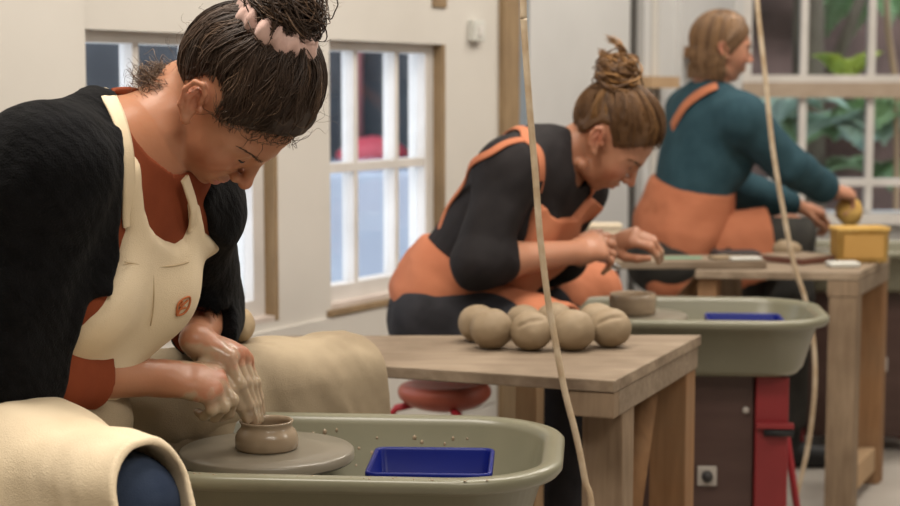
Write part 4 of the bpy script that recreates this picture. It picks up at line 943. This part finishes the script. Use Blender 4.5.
# ------------------------------------------------------------------ tables
def obox(mb, o, e1, e2, a0, a1, b0, b1, z0, z1, mi=0):
    o = np.array([*o, 0.]); e1 = np.array([*e1, 0.]); e2 = np.array([*e2, 0.])
    return mb.box(a0, a1, b0, b1, z0, z1, mi, fr=lambda p: tuple(o+e1*p[0]+e2*p[1]+np.array([0, 0, p[2]])))
def table(label, pts, FR, e1, e2, zt, legs, side_len, brace=None, stretcher=None):
    r = thing('work_table', label, 'table', (FR[0], FR[1], 0))
    mb = MB(); mb.prism(pts, zt-.021, zt, 0, 1); mb.bevel(.0025, 2); unparent_space(mb.build('tabletop', [M['table_top'], M['board_edge']]), r)
    mb = MB(); obox(mb, FR, e1, e2, .001, .03, .0305, side_len, zt-.066, zt-.0215); mb.bevel(.003); unparent_space(mb.build('apron', M['table_top']), r)
    mb = MB(); obox(mb, FR, e1, e2, .001, .082, .002, .030, zt-.066, zt-.0215); mb.bevel(.003); unparent_space(mb.build('apron_block', M['leg_wood']), r)
    for a0, a1, b0, b1, m in legs:
        mb = MB(); obox(mb, FR, e1, e2, a0, a1, b0, b1, 0, zt-.0215 if a0 > .03 else zt-.0665); mb.bevel(.003); unparent_space(mb.build('leg', m), r)
    if brace: mb = MB(); mb.tube([brace[0], brace[1]], .030, 4); unparent_space(mb.build('brace', M['leg_brown']), r)
    if stretcher: mb = MB(); obox(mb, FR, e1, e2, *stretcher); mb.bevel(.003); unparent_space(mb.build('stretcher', M['leg_pale']), r)
    return r
T1 = .66
e1 = norm([-.934, .357]); e2 = norm([.391, .92])
table('low wooden work table holding the clay balls, in front of the middle wheel', [(-.20, 2.915), (.277, 2.74), (.502, 3.26), (-.34, 3.25)], (.277, 2.74), e1, e2, T1,
      [(.005, .078, .065, .135, M['leg_wood']), (.005, .078, .488, .558, M['leg_brown']), (.30, .345, .45, .50, M['leg_pale']), (.50, .56, .03, .09, M['leg_wood'])], .56,
      brace=(P(645, 395, 3.15), P(622, 560, 3.02)))
FR2 = (1.089, 4.37); f1 = norm([-.43, .05]); f2 = norm([.426, .905])
table('wooden work table under the tools and yellow tub, beside the hanging pale cord', [(.66, 4.42), FR2, (1.282, 4.78), (.78, 4.83)], FR2, f1, f2, T1,
      [(.004, .078, .004, .074, M['leg_wood']), (.004, .078, .385, .45, M['leg_brown']), (.38, .43, .02, .07, M['leg_brown']), (.40, .46, .30, .36, M['leg_wood'])], .45,
      brace=(P(705, 276, 4.62), P(655, 330, 4.62)), stretcher=(.015, .06, .074, .385, .04, .11))
# ------------------------------------------------------------------ wheels
def rrect(x0, x1, y0, y1, rl, rr, d, n=14):
    x0 += d; x1 -= d; y0 += d; y1 -= d; rl = max(rl-d, .01); rr = max(rr-d, .01); out = []
    for cx, cy, r, a in ((x1-rr, y1-rr, rr, 0), (x0+rl, y1-rl, rl, 90), (x0+rl, y0+rl, rl, 180), (x1-rr, y0+rr, rr, 270)):
        for i in range(n+1):
            t = math.radians(a+90*i/n); out.append((cx+r*math.cos(t), cy+r*math.sin(t)))
    return out
def loft(loops, caps=True):
    mb = MB(); rings = [[mb.bm.verts.new((x, y, z)) for x, y in pl] for pl, z in loops]
    for a, b in zip(rings[:-1], rings[1:]):
        for i in range(len(a)):
            f = mb.bm.faces.new([a[i], a[(i+1) % len(a)], b[(i+1) % len(a)], b[i]]); f.smooth = True
    if caps: mb.bm.faces.new(rings[0][::-1]); mb.bm.faces.new(rings[-1])
    return mb
PZ = .650; WZ = .6285
def pan_loops(x0, x1, y0, y1):
    R = lambda d: rrect(x0, x1, y0, y1, .19, .15, d)
    return [(R(.10), PZ-.136), (R(.068), PZ-.130), (R(.056), PZ-.116), (R(.026), PZ-.022), (R(.006), PZ-.020), (R(.0), PZ-.013), (R(.0), PZ-.004), (R(.004), PZ), (R(.020), PZ+.001), (R(.027), PZ-.003), (R(.031), PZ-.012), (R(.058), PZ-.098), (R(.074), PZ-.110), (R(.11), PZ-.112)]
def wheel(label, loc, rz, drips=False):
    r = thing('pottery_wheel', label, 'pottery wheel', (*loc, 0), rz)
    x0, x1, y0, y1 = -.20, .432, -.272, .165
    loft(pan_loops(x0, x1, y0, y1)).build('splash_pan', M['pan'], r)
    mb = MB(); mb.lathe([(0, WZ-.032), (.03, WZ-.032), (.108, WZ-.019), (.1245, WZ-.017), (.127, WZ-.014)], 72, mi=0); mb.lathe([(.127, WZ-.014), (.127, WZ-.003), (.1245, WZ-.0005), (.08, WZ), (0, WZ)], 72, mi=1)
    wh = mb.build('wheel_head', [M['wheel_edge'], M['wheelhead']], r, True)
    mb = MB(); mb.lathe([(.022, PZ-.1115), (.022, WZ-.031), (0, WZ-.031)], 24); mb.build('shaft', M['steel'], r, True)
    mb = MB(); mb.box(-.06, .268, -.15, .12, .05, PZ-.137); mb.bevel(.004); bd = mb.build('motor_housing', M['panel_brown'], r)
    mb = MB(); mb.box(.145, .188, -.158, -.15, .262, .307); mb.bevel(.003); pl = mb.build('switch_plate', M['plate'], r)
    mb = MB(); mb.lathe([(0, .0), (.013, .0), (.012, .012), (0, .013)], 20); k = mb.build('knob', M['knob'], pl, True); k.rotation_euler = (PI/2, 0, 0); k.location = (.1665, -.158, .2845)
    mb = MB(); mb.lathe([(0, .0), (.008, .0), (.007, .007), (0, .008)], 16); k = mb.build('bolt', M['plate'], r, True); k.rotation_euler = (PI/2, 0, 0); k.location = (.25, -.15, .435)
    for name, b in (('frame_post', (.270, .343, -.165, -.10, .0, PZ-.137)), ('frame_post', (.270, .343, .06, .125, .0, PZ-.137)), ('frame_rail', (-.10, .343, .126, .16, .03, .075)), ('frame_post', (-.125, -.065, -.15, -.09, .0, PZ-.137))):
        mb = MB(); mb.box(*b); mb.bevel(.004); mb.build(name, M['red'], r)
    mb = MB(); mb.box(.270, .353, -.185, -.166, .40, .412); mb.bevel(.002); mb.build('bracket', M['red'], r)
    mb = MB(); mb.tube([(.288, -.178, .390), (.353, -.178, .390)], .008, 10); mb.build('pedal_rod', M['black'], r, True)
    mb = MB(); mb.tube([(.348, .10, .46), (.42, .16, .05)], .009, 10); mb.build('strut', M['red_bright'], r, True)
    return r
W1 = (-.2665, 2.36); W2 = (.424, 3.80); W3 = (1.20, 5.30)
R1, R2, R3 = -math.radians(5), -math.radians(5), -math.radians(4)
wA = wheel('grey-green pottery wheel nearest of three, a freshly thrown pot on its wheel head', W1, R1)
wB = wheel('pottery wheel with brown and red housing behind the clay balls table', W2, R2)
wC = wheel('pottery wheel half hidden behind the tool table, below the garden window', W3, R3)
def in_wheel(W, R, x, y, z): return (W[0]+x*math.cos(R)-y*math.sin(R), W[1]+x*math.sin(R)+y*math.cos(R), z)
# splashes of slip on the pan wall
mb = MB()
for i in range(46):
    x = rng.uniform(-.02, .33); z = PZ-.014-rng.uniform(0, .085); y = .165-.031-(PZ-.012-z)*.27-.001; s = rng.uniform(.0012, .0035)
    mb.ball((x, y, z), (s*rng.uniform(.8, 1.6), .0012, s*rng.uniform(1, 2.6)), sub=1)
for i in range(26): mb.ball((rng.uniform(-.05, .35), rng.uniform(-.267, -.252), PZ+.0005), (rng.uniform(.001, .003), rng.uniform(.001, .0025), .0008), sub=1)
o = mb.build('slip_splashes', M['wetclay'], wA, True); o['kind'] = 'stuff'
# pots
def pot(label, loc, prof, m):
    r = MB(); r.lathe(prof, 72); o = r.build('clay_pot', m, None, True); o.location = loc; tag(o, label, 'pot'); return o
pot('small wet clay pot with flared rim on the near wheel, hands at its rim', (*W1, WZ+.0004), [(0, 0), (.043, 0), (.0455, .003), (.0460, .012), (.0452, .019), (.0420, .0265), (.0380, .0305), (.0366, .0335), (.0375, .037), (.0392, .0395), (.0388, .0415), (.0360, .0412), (.0340, .037), (.0345, .033), (.039, .024), (.041, .012), (.036, .006), (0, .006)], M['wetclay'])
pot('short straight-sided wet brown pot on the middle wheel', (W2[0], W2[1], WZ+.0004), [(0, 0), (.050, 0), (.054, .004), (.0535, .018), (.055, .034), (.0535, .045), (.052, .047), (.050, .045), (.051, .03), (.049, .01), (.04, .006), (0, .006)], M['wetclay'])
# blue tubs
def tub(label, loc, rz, w, d, h):
    r = thing('plastic_tub', label, 'tub', loc, rz)
    R = lambda i: rrect(-w/2, w/2, -d/2, d/2, .016, .016, i, 6)
    loft([(R(.014), 0), (R(.010), .003), (R(.004), h-.012), (R(-.001), h-.012), (R(-.0015), h-.002), (R(0), h), (R(.003), h), (R(.0055), h-.004), (R(.0125), .005), (R(.02), .004)]).build('tray', M['blue'], r)
    loft([(R(.0112), h*.32), (R(.0105), h*.36)]).build('water', M['water'], r)
    return r
tub('blue plastic water tub in the near splash pan', (-.026, 2.285, PZ-.1115), -math.radians(3), .172, .165, .090)
tub('blue plastic water tub in the middle splash pan, mostly below its rim', in_wheel(W2, R2, .25, -.08, PZ-.1115), R2, .17, .15, .095)
# clay balls
GB = 'balls of clay on the low work table'
spots = [((478.5, 326, 3.17), .0385, 'smooth clay ball at the left end of the back row'), ((525, 322, 3.20), .036, 'clay ball in the back row, second from left, mostly hidden'),
         ((556, 319.5, 3.22), .037, 'clay ball in the back row right behind the hanging cord'), ((598, 320, 3.22), .037, 'clay ball at the right end of the back row, partly hidden'),
         ((492, 334, 3.08), .0400, 'clay ball at the left end of the front row'), ((532, 335.5, 3.06), .0395, 'creased clay ball in the front row, just left of the hanging cord'),
         ((574.5, 335, 3.06), .0410, 'plain clay ball in the front row, just right of the hanging cord'), ((612, 332.5, 3.10), .0395, 'clay ball with a cut line at the right end of the front row')]
for i, ((px, py, Y), r, lab) in enumerate(spots):
    s = Y/FPX; x = (px-450)*s
    if i < 4: r = r
    q = np.array([x, Y, T1+r*.93+.0006])
    ops = [('u', ell(q, (r*1.02, r, r*.96)), 0), ('n', lambda p, i=i: .0016*vnoise(p, 34, i)+.0006*vnoise(p, 90, i+2), 0)]
    if i in (5, 7):
        cr = [q+r*np.array(v) for v in ((-.66, -.72, .30), (-.10, -.79, .58), (.48, -.62, .62))]
        ops += [('s', rcone(cr[k], cr[k+1], .0030, .0024), .005) for k in (0, 1)]
    ops.append(('i', plane((0, 0, T1+.0008), (0, 0, -1)), .004))
    o = sdf_object('clay_ball', ops, .0026, q-r*1.4, q+r*1.4, M['clay'], None, None); tag(o, lab, 'clay ball', GB)
# cords
def cord(label, pts, r):
    mb = MB(); mb.tube(smooth_path(pts, 90), r, 10); return tag(mb.build('cord', M['cord'], None, True), label, 'cord')
c0 = P(523, -30, 2.62)
cord('clay-spattered pale cord hanging in front of the clay balls', [(c0[0]-.02, 2.62, CE), (c0[0]-.012, 2.62, 2.0), P(523, -30, 2.62), P(524, 25, 2.62), P(529, 100, 2.62), P(535, 170, 2.62), P(540, 235, 2.62), P(548, 300, 2.62), P(556, 345, 2.62), P(565, 392, 2.62), P(576, 435, 2.62), P(585, 480, 2.62), P(593, 530, 2.62), (P(600, 580, 2.62)[0], 2.62, .008), ], .0054)
c0 = P(756, -30, 4.2)
cord('pale cord hanging in front of the tool table down to the floor', [(c0[0]-.03, 4.2, CE), P(755, -60, 4.2), P(757, 0, 4.2), P(765, 75, 4.2), P(773, 150, 4.2), P(784, 215, 4.2), P(794, 265, 4.2), P(804, 295, 4.2), P(812, 330, 4.2), P(815, 380, 4.2), P(809, 440, 4.2), P(798, 490, 4.2), (P(790, 520, 4.2)[0], 4.2, .03), (.80, 4.15, .009), (.70, 4.10, .009)], .0064)
# ------------------------------------------------------------------ things on the tool table
def slab(name, label, cat, px, py, Y, w, d, h, rz, m, z=T1, bev=.004, grp=None, m2=None):
    s = Y/FPX; mb = MB(); mb.box(-w/2, w/2, -d/2, d/2, 0, h); mb.bevel(bev, 3); o = mb.build(name, m); o.location = ((px-450)*s, Y, z+.0006); o.rotation_euler = (0, 0, rz); tag(o, label, cat, grp); return o
o = slab('ware_board', 'pale plank overhanging the left end of the tool table', 'board', 0, 0, 1, .41, .16, .022, .02, M['table_top']); o.location = (.655, 4.535, T1+.0006); ZW = T1+.0226
o = slab('ruler', 'thin green plastic strip lying on the overhanging plank', 'ruler', 682, 0, 4.52, .115, .022, .003, .05, M['green'], ZW, .001)
slab('clay_slab', 'flat off-white clay scrap on the plank beside the green strip', 'clay scrap', 722, 0, 4.50, .06, .04, .010, .3, M['clay'], ZW)
slab('clay_slab', 'flat pale clay scrap on the tool table near the black slate', 'clay scrap', 747, 0, 4.48, .085, .035, .008, .15, M['white'], ZW if False else ZW)
r = thing('bat', 'square dark-edged throwing bat set cornerwise on the tool table', 'board', ((799-450)*4.67/FPX, 4.67, T1+.0008), math.radians(40))
mb = MB(); mb.box(-.085, .085, -.085, .085, 0, .016); mb.bevel(.002); mb.build('rim', M['seat_red'] if False else mat('dark_red_wood', (.10, .035, .022), .5, (.13, .05, .03), scale=8), r)
mb = MB(); mb.box(-.077, .077, -.077, .077, .0162, .0178); mb.build('surface', M['table_top'], r)
slab('slate', 'black slate lying behind the plank on the tool table', 'board', 737, 0, 4.74, .13, .085, .022, .1, M['darkbox'])
slab('soap_dish', 'small white dish at the front of the tool table, before the yellow tub', 'dish', 845, 0, 4.52, .085, .055, .014, .05, M['white'], bev=.006)
def loose_lump(name, label, cat, c, rad, m, zfloor, seed, res=.004):
    c = np.asarray(c, float); ops = [('u', ell(c, rad), 0), ('n', lambda p: .18*min(rad)*vnoise(p, .55/min(rad), seed)+.1*min(rad)*vnoise(p, 1.3/min(rad), seed+4), 0)]
    if zfloor is not None: ops.append(('i', plane((0, 0, zfloor+.0008), (0, 0, -1)), .004))
    o = sdf_object(name, ops, res, c-np.array(rad)*1.6, c+np.array(rad)*1.6, m); return tag(o, label, cat)
q = P(790, 246, 4.74); loose_lump('clay_lump', 'rough beige clay lump beside the cord at the back of the tool table', 'clay', (.975, 4.745, T1+.026), (.042, .03, .028), M['clay'], T1, 5)
r = thing('yellow_tub', 'yellow rectangular tub on the back right corner of the tool table', 'tub', ((861-450)*4.66/FPX, 4.66, T1+.0008), .06)
R = lambda i: rrect(-.075, .075, -.045, .045, .014, .014, i, 5)
loft([(R(.006), 0), (R(.003), .003), (R(0), .088), (R(-.004), .089), (R(-.004), .098), (R(.002), .099), (R(.004), .09), (R(.008), .006)]).build('bowl', M['sponge'], r)
mb = MB(); mb.box(-.058, .058, -.047, -.0445, .012, .078); mb.bevel(.002); mb.build('label_panel', mat('tub_face', (.46, .26, .07), .7), r)
hp_ = P(851, 212, 5.17); o = loose_lump('sponge', 'yellow sponge held in the hand of the loose-haired person', 'sponge', P(849, 212, 5.175), (.044, .034, .044), M['sponge'], None, 9)
# trimming tool
a_ = P(601, 249, 3.515); b_ = P(617, 270, 3.56)
r = thing('trimming_tool', 'slim trimming tool held over the middle wheel', 'tool', a_)
mb = MB(); mb.tube([a_, a_+(b_-a_)*.7], .005, 8); unparent_space(mb.build('handle', M['leg_pale'], None, True), r)
mb = MB(); d = (b_-a_); pts = [a_+d*.7+np.array([.012*math.sin(t), 0, 0])+d*.32*(t/PI if t < PI else 2-t/PI) for t in np.linspace(0, 2*PI, 16)]; mb.tube(pts, .0022, 6); unparent_space(mb.build('loop_blade', M['steel'], None, True), r)
# tan towel on the near person's left thigh
loose_lump('towel', 'crumpled tan rag on the cream apron behind the near pot thrower\'s elbow', 'rag', P(238, 325, 2.62), (.026, .034, .027), M['towel'], None, 3, .003)
# stools
def stool(label, x, y, zt, rz):
    r = thing('stool', label, 'stool', (x, y, 0), rz)
    ops = [('u', ell((0, 0, zt-.035), (.105, .10, .044)), 0), ('s', ell((0, 0, zt+.055), (.17, .16, .080)), .02)]
    sdf_object('seat', ops, .005, (-.18, -.18, zt-.13), (.18, .18, zt+.04), M['seat_red'], r)
    for a in (182, 285, 75):
        a = math.radians(a)-rz; mb = MB(); mb.tube([(.06*math.cos(a), .06*math.sin(a), zt-.062), (.108*math.cos(a), .108*math.sin(a), zt-.072), (.118*math.cos(a), .118*math.sin(a), zt-.085), (.135*math.cos(a), .135*math.sin(a), .001)], .0085, 10); mb.build('leg', M['red_bright'], r, True)
    return r
stool('red stool under the blond person at the middle wheel', -.012, 3.63, .512, .0)
stool('red stool under the loose-haired person by the garden window', .69, 5.06, .50, .2)
stool('red stool under the pot thrower in the cream apron', -.63, 2.235, .53, .1)
# stand with a cream box behind the blond person
r = thing('stand', 'narrow black stand behind the blond person\'s hands', 'stand', (.44, 4.78, 0))
mb = MB(); mb.box(-.05, .05, -.05, .05, 0, .69); mb.bevel(.004); mb.build('post', M['darkbox'], r)
mb = MB(); mb.box(-.075, .075, -.06, .06, .6905, .705); mb.bevel(.003); mb.build('top', M['darkbox'], r)
r = thing('box', 'small cream box on the black stand', 'box', (.44, 4.78, .706)); mb = MB(); mb.box(-.055, .055, -.045, .045, 0, .04); mb.bevel(.004); mb.build('body', M['cream'], r); mb = MB(); mb.box(-.058, .058, -.048, .048, .0405, .052); mb.bevel(.003); mb.build('lid', M['cream'], r)
# ------------------------------------------------------------------ outside
mb = MB(); mb.box(-12, .75, 11.0, 11.3, -.7, 6); struct('street_facade', mb, M['street_wall'])
mb = MB(); mb.box(-12, 9, YB+.3, 12, -.75, -.65); struct('street_ground', mb, M['street_ground'])
mb = MB(); mb.box(.76, .95, YB+.16, 11, -.7, 2.6); struct('garden_divider', mb, M['street_wall'])
car = thing('van', 'pale blue parked van with plain sides outside the middle window', 'van', (-.75, 8.6, -.65), .0)
prof = [(-1.9, .28), (-1.9, .72), (-1.75, .88), (-1.0, .95), (-.55, 1.38), (.75, 1.42), (1.45, .98), (1.85, .9), (1.95, .6), (1.95, .28)]
mb = MB(); a = [mb.bm.verts.new((x, -.8, z)) for x, z in prof]; b = [mb.bm.verts.new((x, .8, z)) for x, z in prof]; n = len(prof)
mb.bm.faces.new(a); mb.bm.faces.new(b[::-1])
for i in range(n): mb.bm.faces.new([a[i], b[i], b[(i+1) % n], a[(i+1) % n]])
mb.bevel(.05, 3); mb.build('body', M['car'], car, False)
for w in ([(-.90, 1.0), (-.58, 1.28), (-.38, 1.29), (-.38, 1.0)],):
    mb = MB(); a = [mb.bm.verts.new((x, -.803, z)) for x, z in w]; b = [mb.bm.verts.new((x, -.79, z)) for x, z in w]; mb.bm.faces.new(a); mb.bm.faces.new(b[::-1])
    for i in range(4): mb.bm.faces.new([a[i], a[(i+1) % 4], b[(i+1) % 4], b[i]])
    mb.build('side_window', M['car_glass'], car)
for x in (-1.2, 1.25):
    mb = MB(); mb.lathe([(0, -.1), (.2, -.1), (.3, -.09), (.31, 0), (.3, .09), (0, .1)], 32); o = mb.build('wheel', M['black'], car, True); o.rotation_euler = (PI/2, 0, 0); o.location = (x, -.72, .31)
r = thing('post_box', 'red pillar post box outside the middle window', 'post box', (-.45, 9.75, -.65)); mb = MB(); mb.lathe([(0, 0), (.20, 0), (.20, 1.35), (.22, 1.37), (.22, 1.42), (.12, 1.5), (0, 1.52)], 32); mb.build('pillar', M['red_paint'], r, True); mb = MB(); mb.box(-.1, .1, -.215, -.19, 1.15, 1.19); mb.build('slot', M['black'], r)
r = thing('drainpipe', 'dull pink pipe on the dark building across the street', 'pipe', (-.62, 10.9, -.65)); mb = MB(); mb.tube([(0, 0, 0), (0, 0, 5)], .05, 12); mb.build('pipe', M['pink_paint'], r, True); mb = MB(); mb.box(-.08, .08, -.06, .09, 2.2, 2.28); mb.build('clip', M['pink_paint'], r)
r = thing('garden_gate', 'green gate with a red post outside the near window', 'gate', (-1.2, 7.4, -.65)); mb = MB()
for i in range(6): mb.box(-.52+i*.12, -.41+i*.12, 0, .04, .5, 1.42)
mb.build('boards', M['gate'], r)
mb = MB(); mb.box(.22, .255, -.02, .05, 0, 2.0); mb.build('post', M['red_paint'], r); mb = MB(); mb.box(-.52, .22, -.03, -.001, 1.21, 1.26); mb.build('rail', M['red_paint'], r)
# garden behind the back window
mb = MB()
N_ = 40
vs = [[mb.bm.verts.new((.95+6*i/N_, 8.9+.25*float(vnoise(np.array([[i*.31, j*.37, 0]]), 1, 3)[0])+.8*(j/N_), -.65+4.2*j/N_)) for i in range(N_+1)] for j in range(N_+1)]
for j in range(N_):
    for i in range(N_): mb.bm.faces.new([vs[j][i], vs[j][i+1], vs[j+1][i+1], vs[j+1][i]]).smooth = True
struct('garden_bank', mb, M['bank'])
def fern(name, label, c, n, ln, m, droop=.6, lift=1.0, width=.16, az=(0, 2*PI), seed=1, leaf=1.0):
    R_ = np.random.default_rng(seed); mb = MB(); c = np.asarray(c, float)
    for i in range(n):
        a = az[0]+(az[1]-az[0])*(i+R_.uniform(.1, .9))/n; L = ln*R_.uniform(.75, 1.1); d = np.array([math.cos(a), math.sin(a), 0]); sd = np.array([-d[1], d[0], 0]); K = 16; sp = []
        for k in range(K+1):
            t = k/K; sp.append(c+d*L*t*.8+np.array([0, 0, lift*L*(t*.9-droop*t*t*1.3)]))
        mb.tube(sp, [.006*(1-.7*k/K) for k in range(K+1)], 5)
        for k in range(2, K+1):
            w = width*L*math.sin(PI*min(1, (k/K)*.85+.12))*1.2; t = norm(sp[k]-sp[k-1]); up = np.cross(sd, t); q = L/K*.45*leaf
            for s in (1, -1):
                b0 = sp[k]-t*q; b1 = sp[k]+t*q; tip = sp[k]+sd*s*w+t*w*.35-up*w*.18*R_.uniform(.4, 1.4); md = sp[k]+sd*s*w*.55+t*w*.15+up*w*.06
                v = [mb.bm.verts.new(tuple(x)) for x in (b0, md-t*q*1.1, tip, md+t*q*1.1, b1)]
                mb.bm.faces.new(v)
    o = mb.build(name, m); o.modifiers.new('thickness', 'SOLIDIFY').thickness = .002
    return tag(o, label, 'plant')
g = lambda px, py, Y: tuple(P(px, py, Y))
fern('fern', 'large pale fern spreading behind the lower right garden panes', g(862, 150, 7.9), 11, .62, M['leaf_b'], .62, 1.0, .22, seed=3)
fern('fern', 'mid green fern filling the garden left of the window bars', g(800, 150, 8.2), 11, .60, M['leaf_a'], .6, 1.0, .2, seed=4)
fern('fern', 'mid green fern arching at the right edge of the garden window', g(935, 140, 7.8), 12, .70, M['leaf_a'], .6, 1.0, .22, seed=5)
fern('fern', 'green fern hanging high on the garden bank', g(880, 8, 8.7), 10, .55, M['leaf_a'], .9, .8, .22, seed=6)
fern('shrub', 'lime yellow young plant above the window\'s middle rail', g(846, 84, 7.6), 8, .20, M['leaf_c'], .3, 1.3, .35, seed=8, leaf=1.6)
fern('fern', 'pale long-fronded fern low in the garden at the left pane', g(772, 128, 7.7), 8, .5, M['leaf_b'], .55, 1.0, .15, seed=9)
fern('fern', 'dark green fern low in front of the garden bank', g(890, 190, 8.3), 10, .5, M['leaf_a'], .6, 1.0, .2, seed=12)
r = thing('tree', 'grey brown tree trunk behind the garden window', 'tree', (1.80+.0, 8.35, -.65))
mb = MB(); mb.tube([(0, 0, 0), (.02, 0, 1.2), (.0, .02, 2.2), (.06, .05, 3.4)], [.11, .085, .075, .06], 14); mb.build('trunk', M['bark'], r, True)
mb = MB(); mb.tube([(.02, 0, 1.6), (.3, .1, 2.3), (.7, .2, 3.1)], [.035, .03, .02], 8); mb.build('branch', M['bark'], r, True)
mb = MB(); mb.tube([P(884, -40, 7.5), P(888, 30, 7.5), P(897, 90, 7.5), (P(903, 160, 7.5)[0], 7.5, -.65)], .014, 8); tag(mb.build('cane', M['leg_pale'], None, True), 'thin pale leaning cane outside at the right garden pane', 'cane')

# ------------------------------------------------------------------ light
w = bpy.data.worlds.new('world'); SC.world = w; w.use_nodes = True; nt = w.node_tree
bg = nt.nodes['Background']; bg.inputs[0].default_value = (.74, .79, .88, 1); bg.inputs[1].default_value = 3.6
def lamp(name, loc, size, sy, power, col=(1, .93, .83), rot=(0, 0, 0)):
    d = bpy.data.lights.new(name, 'AREA'); d.shape = 'RECTANGLE'; d.size = size; d.size_y = sy; d.energy = power; d.color = col
    o = bpy.data.objects.new(name, d); COL.objects.link(o); o.location = loc; o.rotation_euler = rot; return o
lamp('ceiling_lamp', (-.55, 1.9, CE-.05), 1.3, .5, 44)
lamp('ceiling_lamp', (.7, 3.3, CE-.05), 1.3, .5, 42)
lamp('ceiling_lamp', (1.6, 5.0, CE-.05), 1.3, .5, 42)
lamp('ceiling_lamp', (.9, .3, CE-.05), 1.6, .6, 42)
lamp('ceiling_lamp', (3.4, 2.4, CE-.05), 1.6, .6, 42)
SC.view_settings.view_transform = 'Standard'; SC.view_settings.look = 'None'; SC.view_settings.gamma = 1; SC.view_settings.use_curve_mapping = False
SC.view_settings.exposure = 0.0
SC.cycles.max_bounces = 8; SC.cycles.diffuse_bounces = 4; SC.cycles.transparent_max_bounces = 8
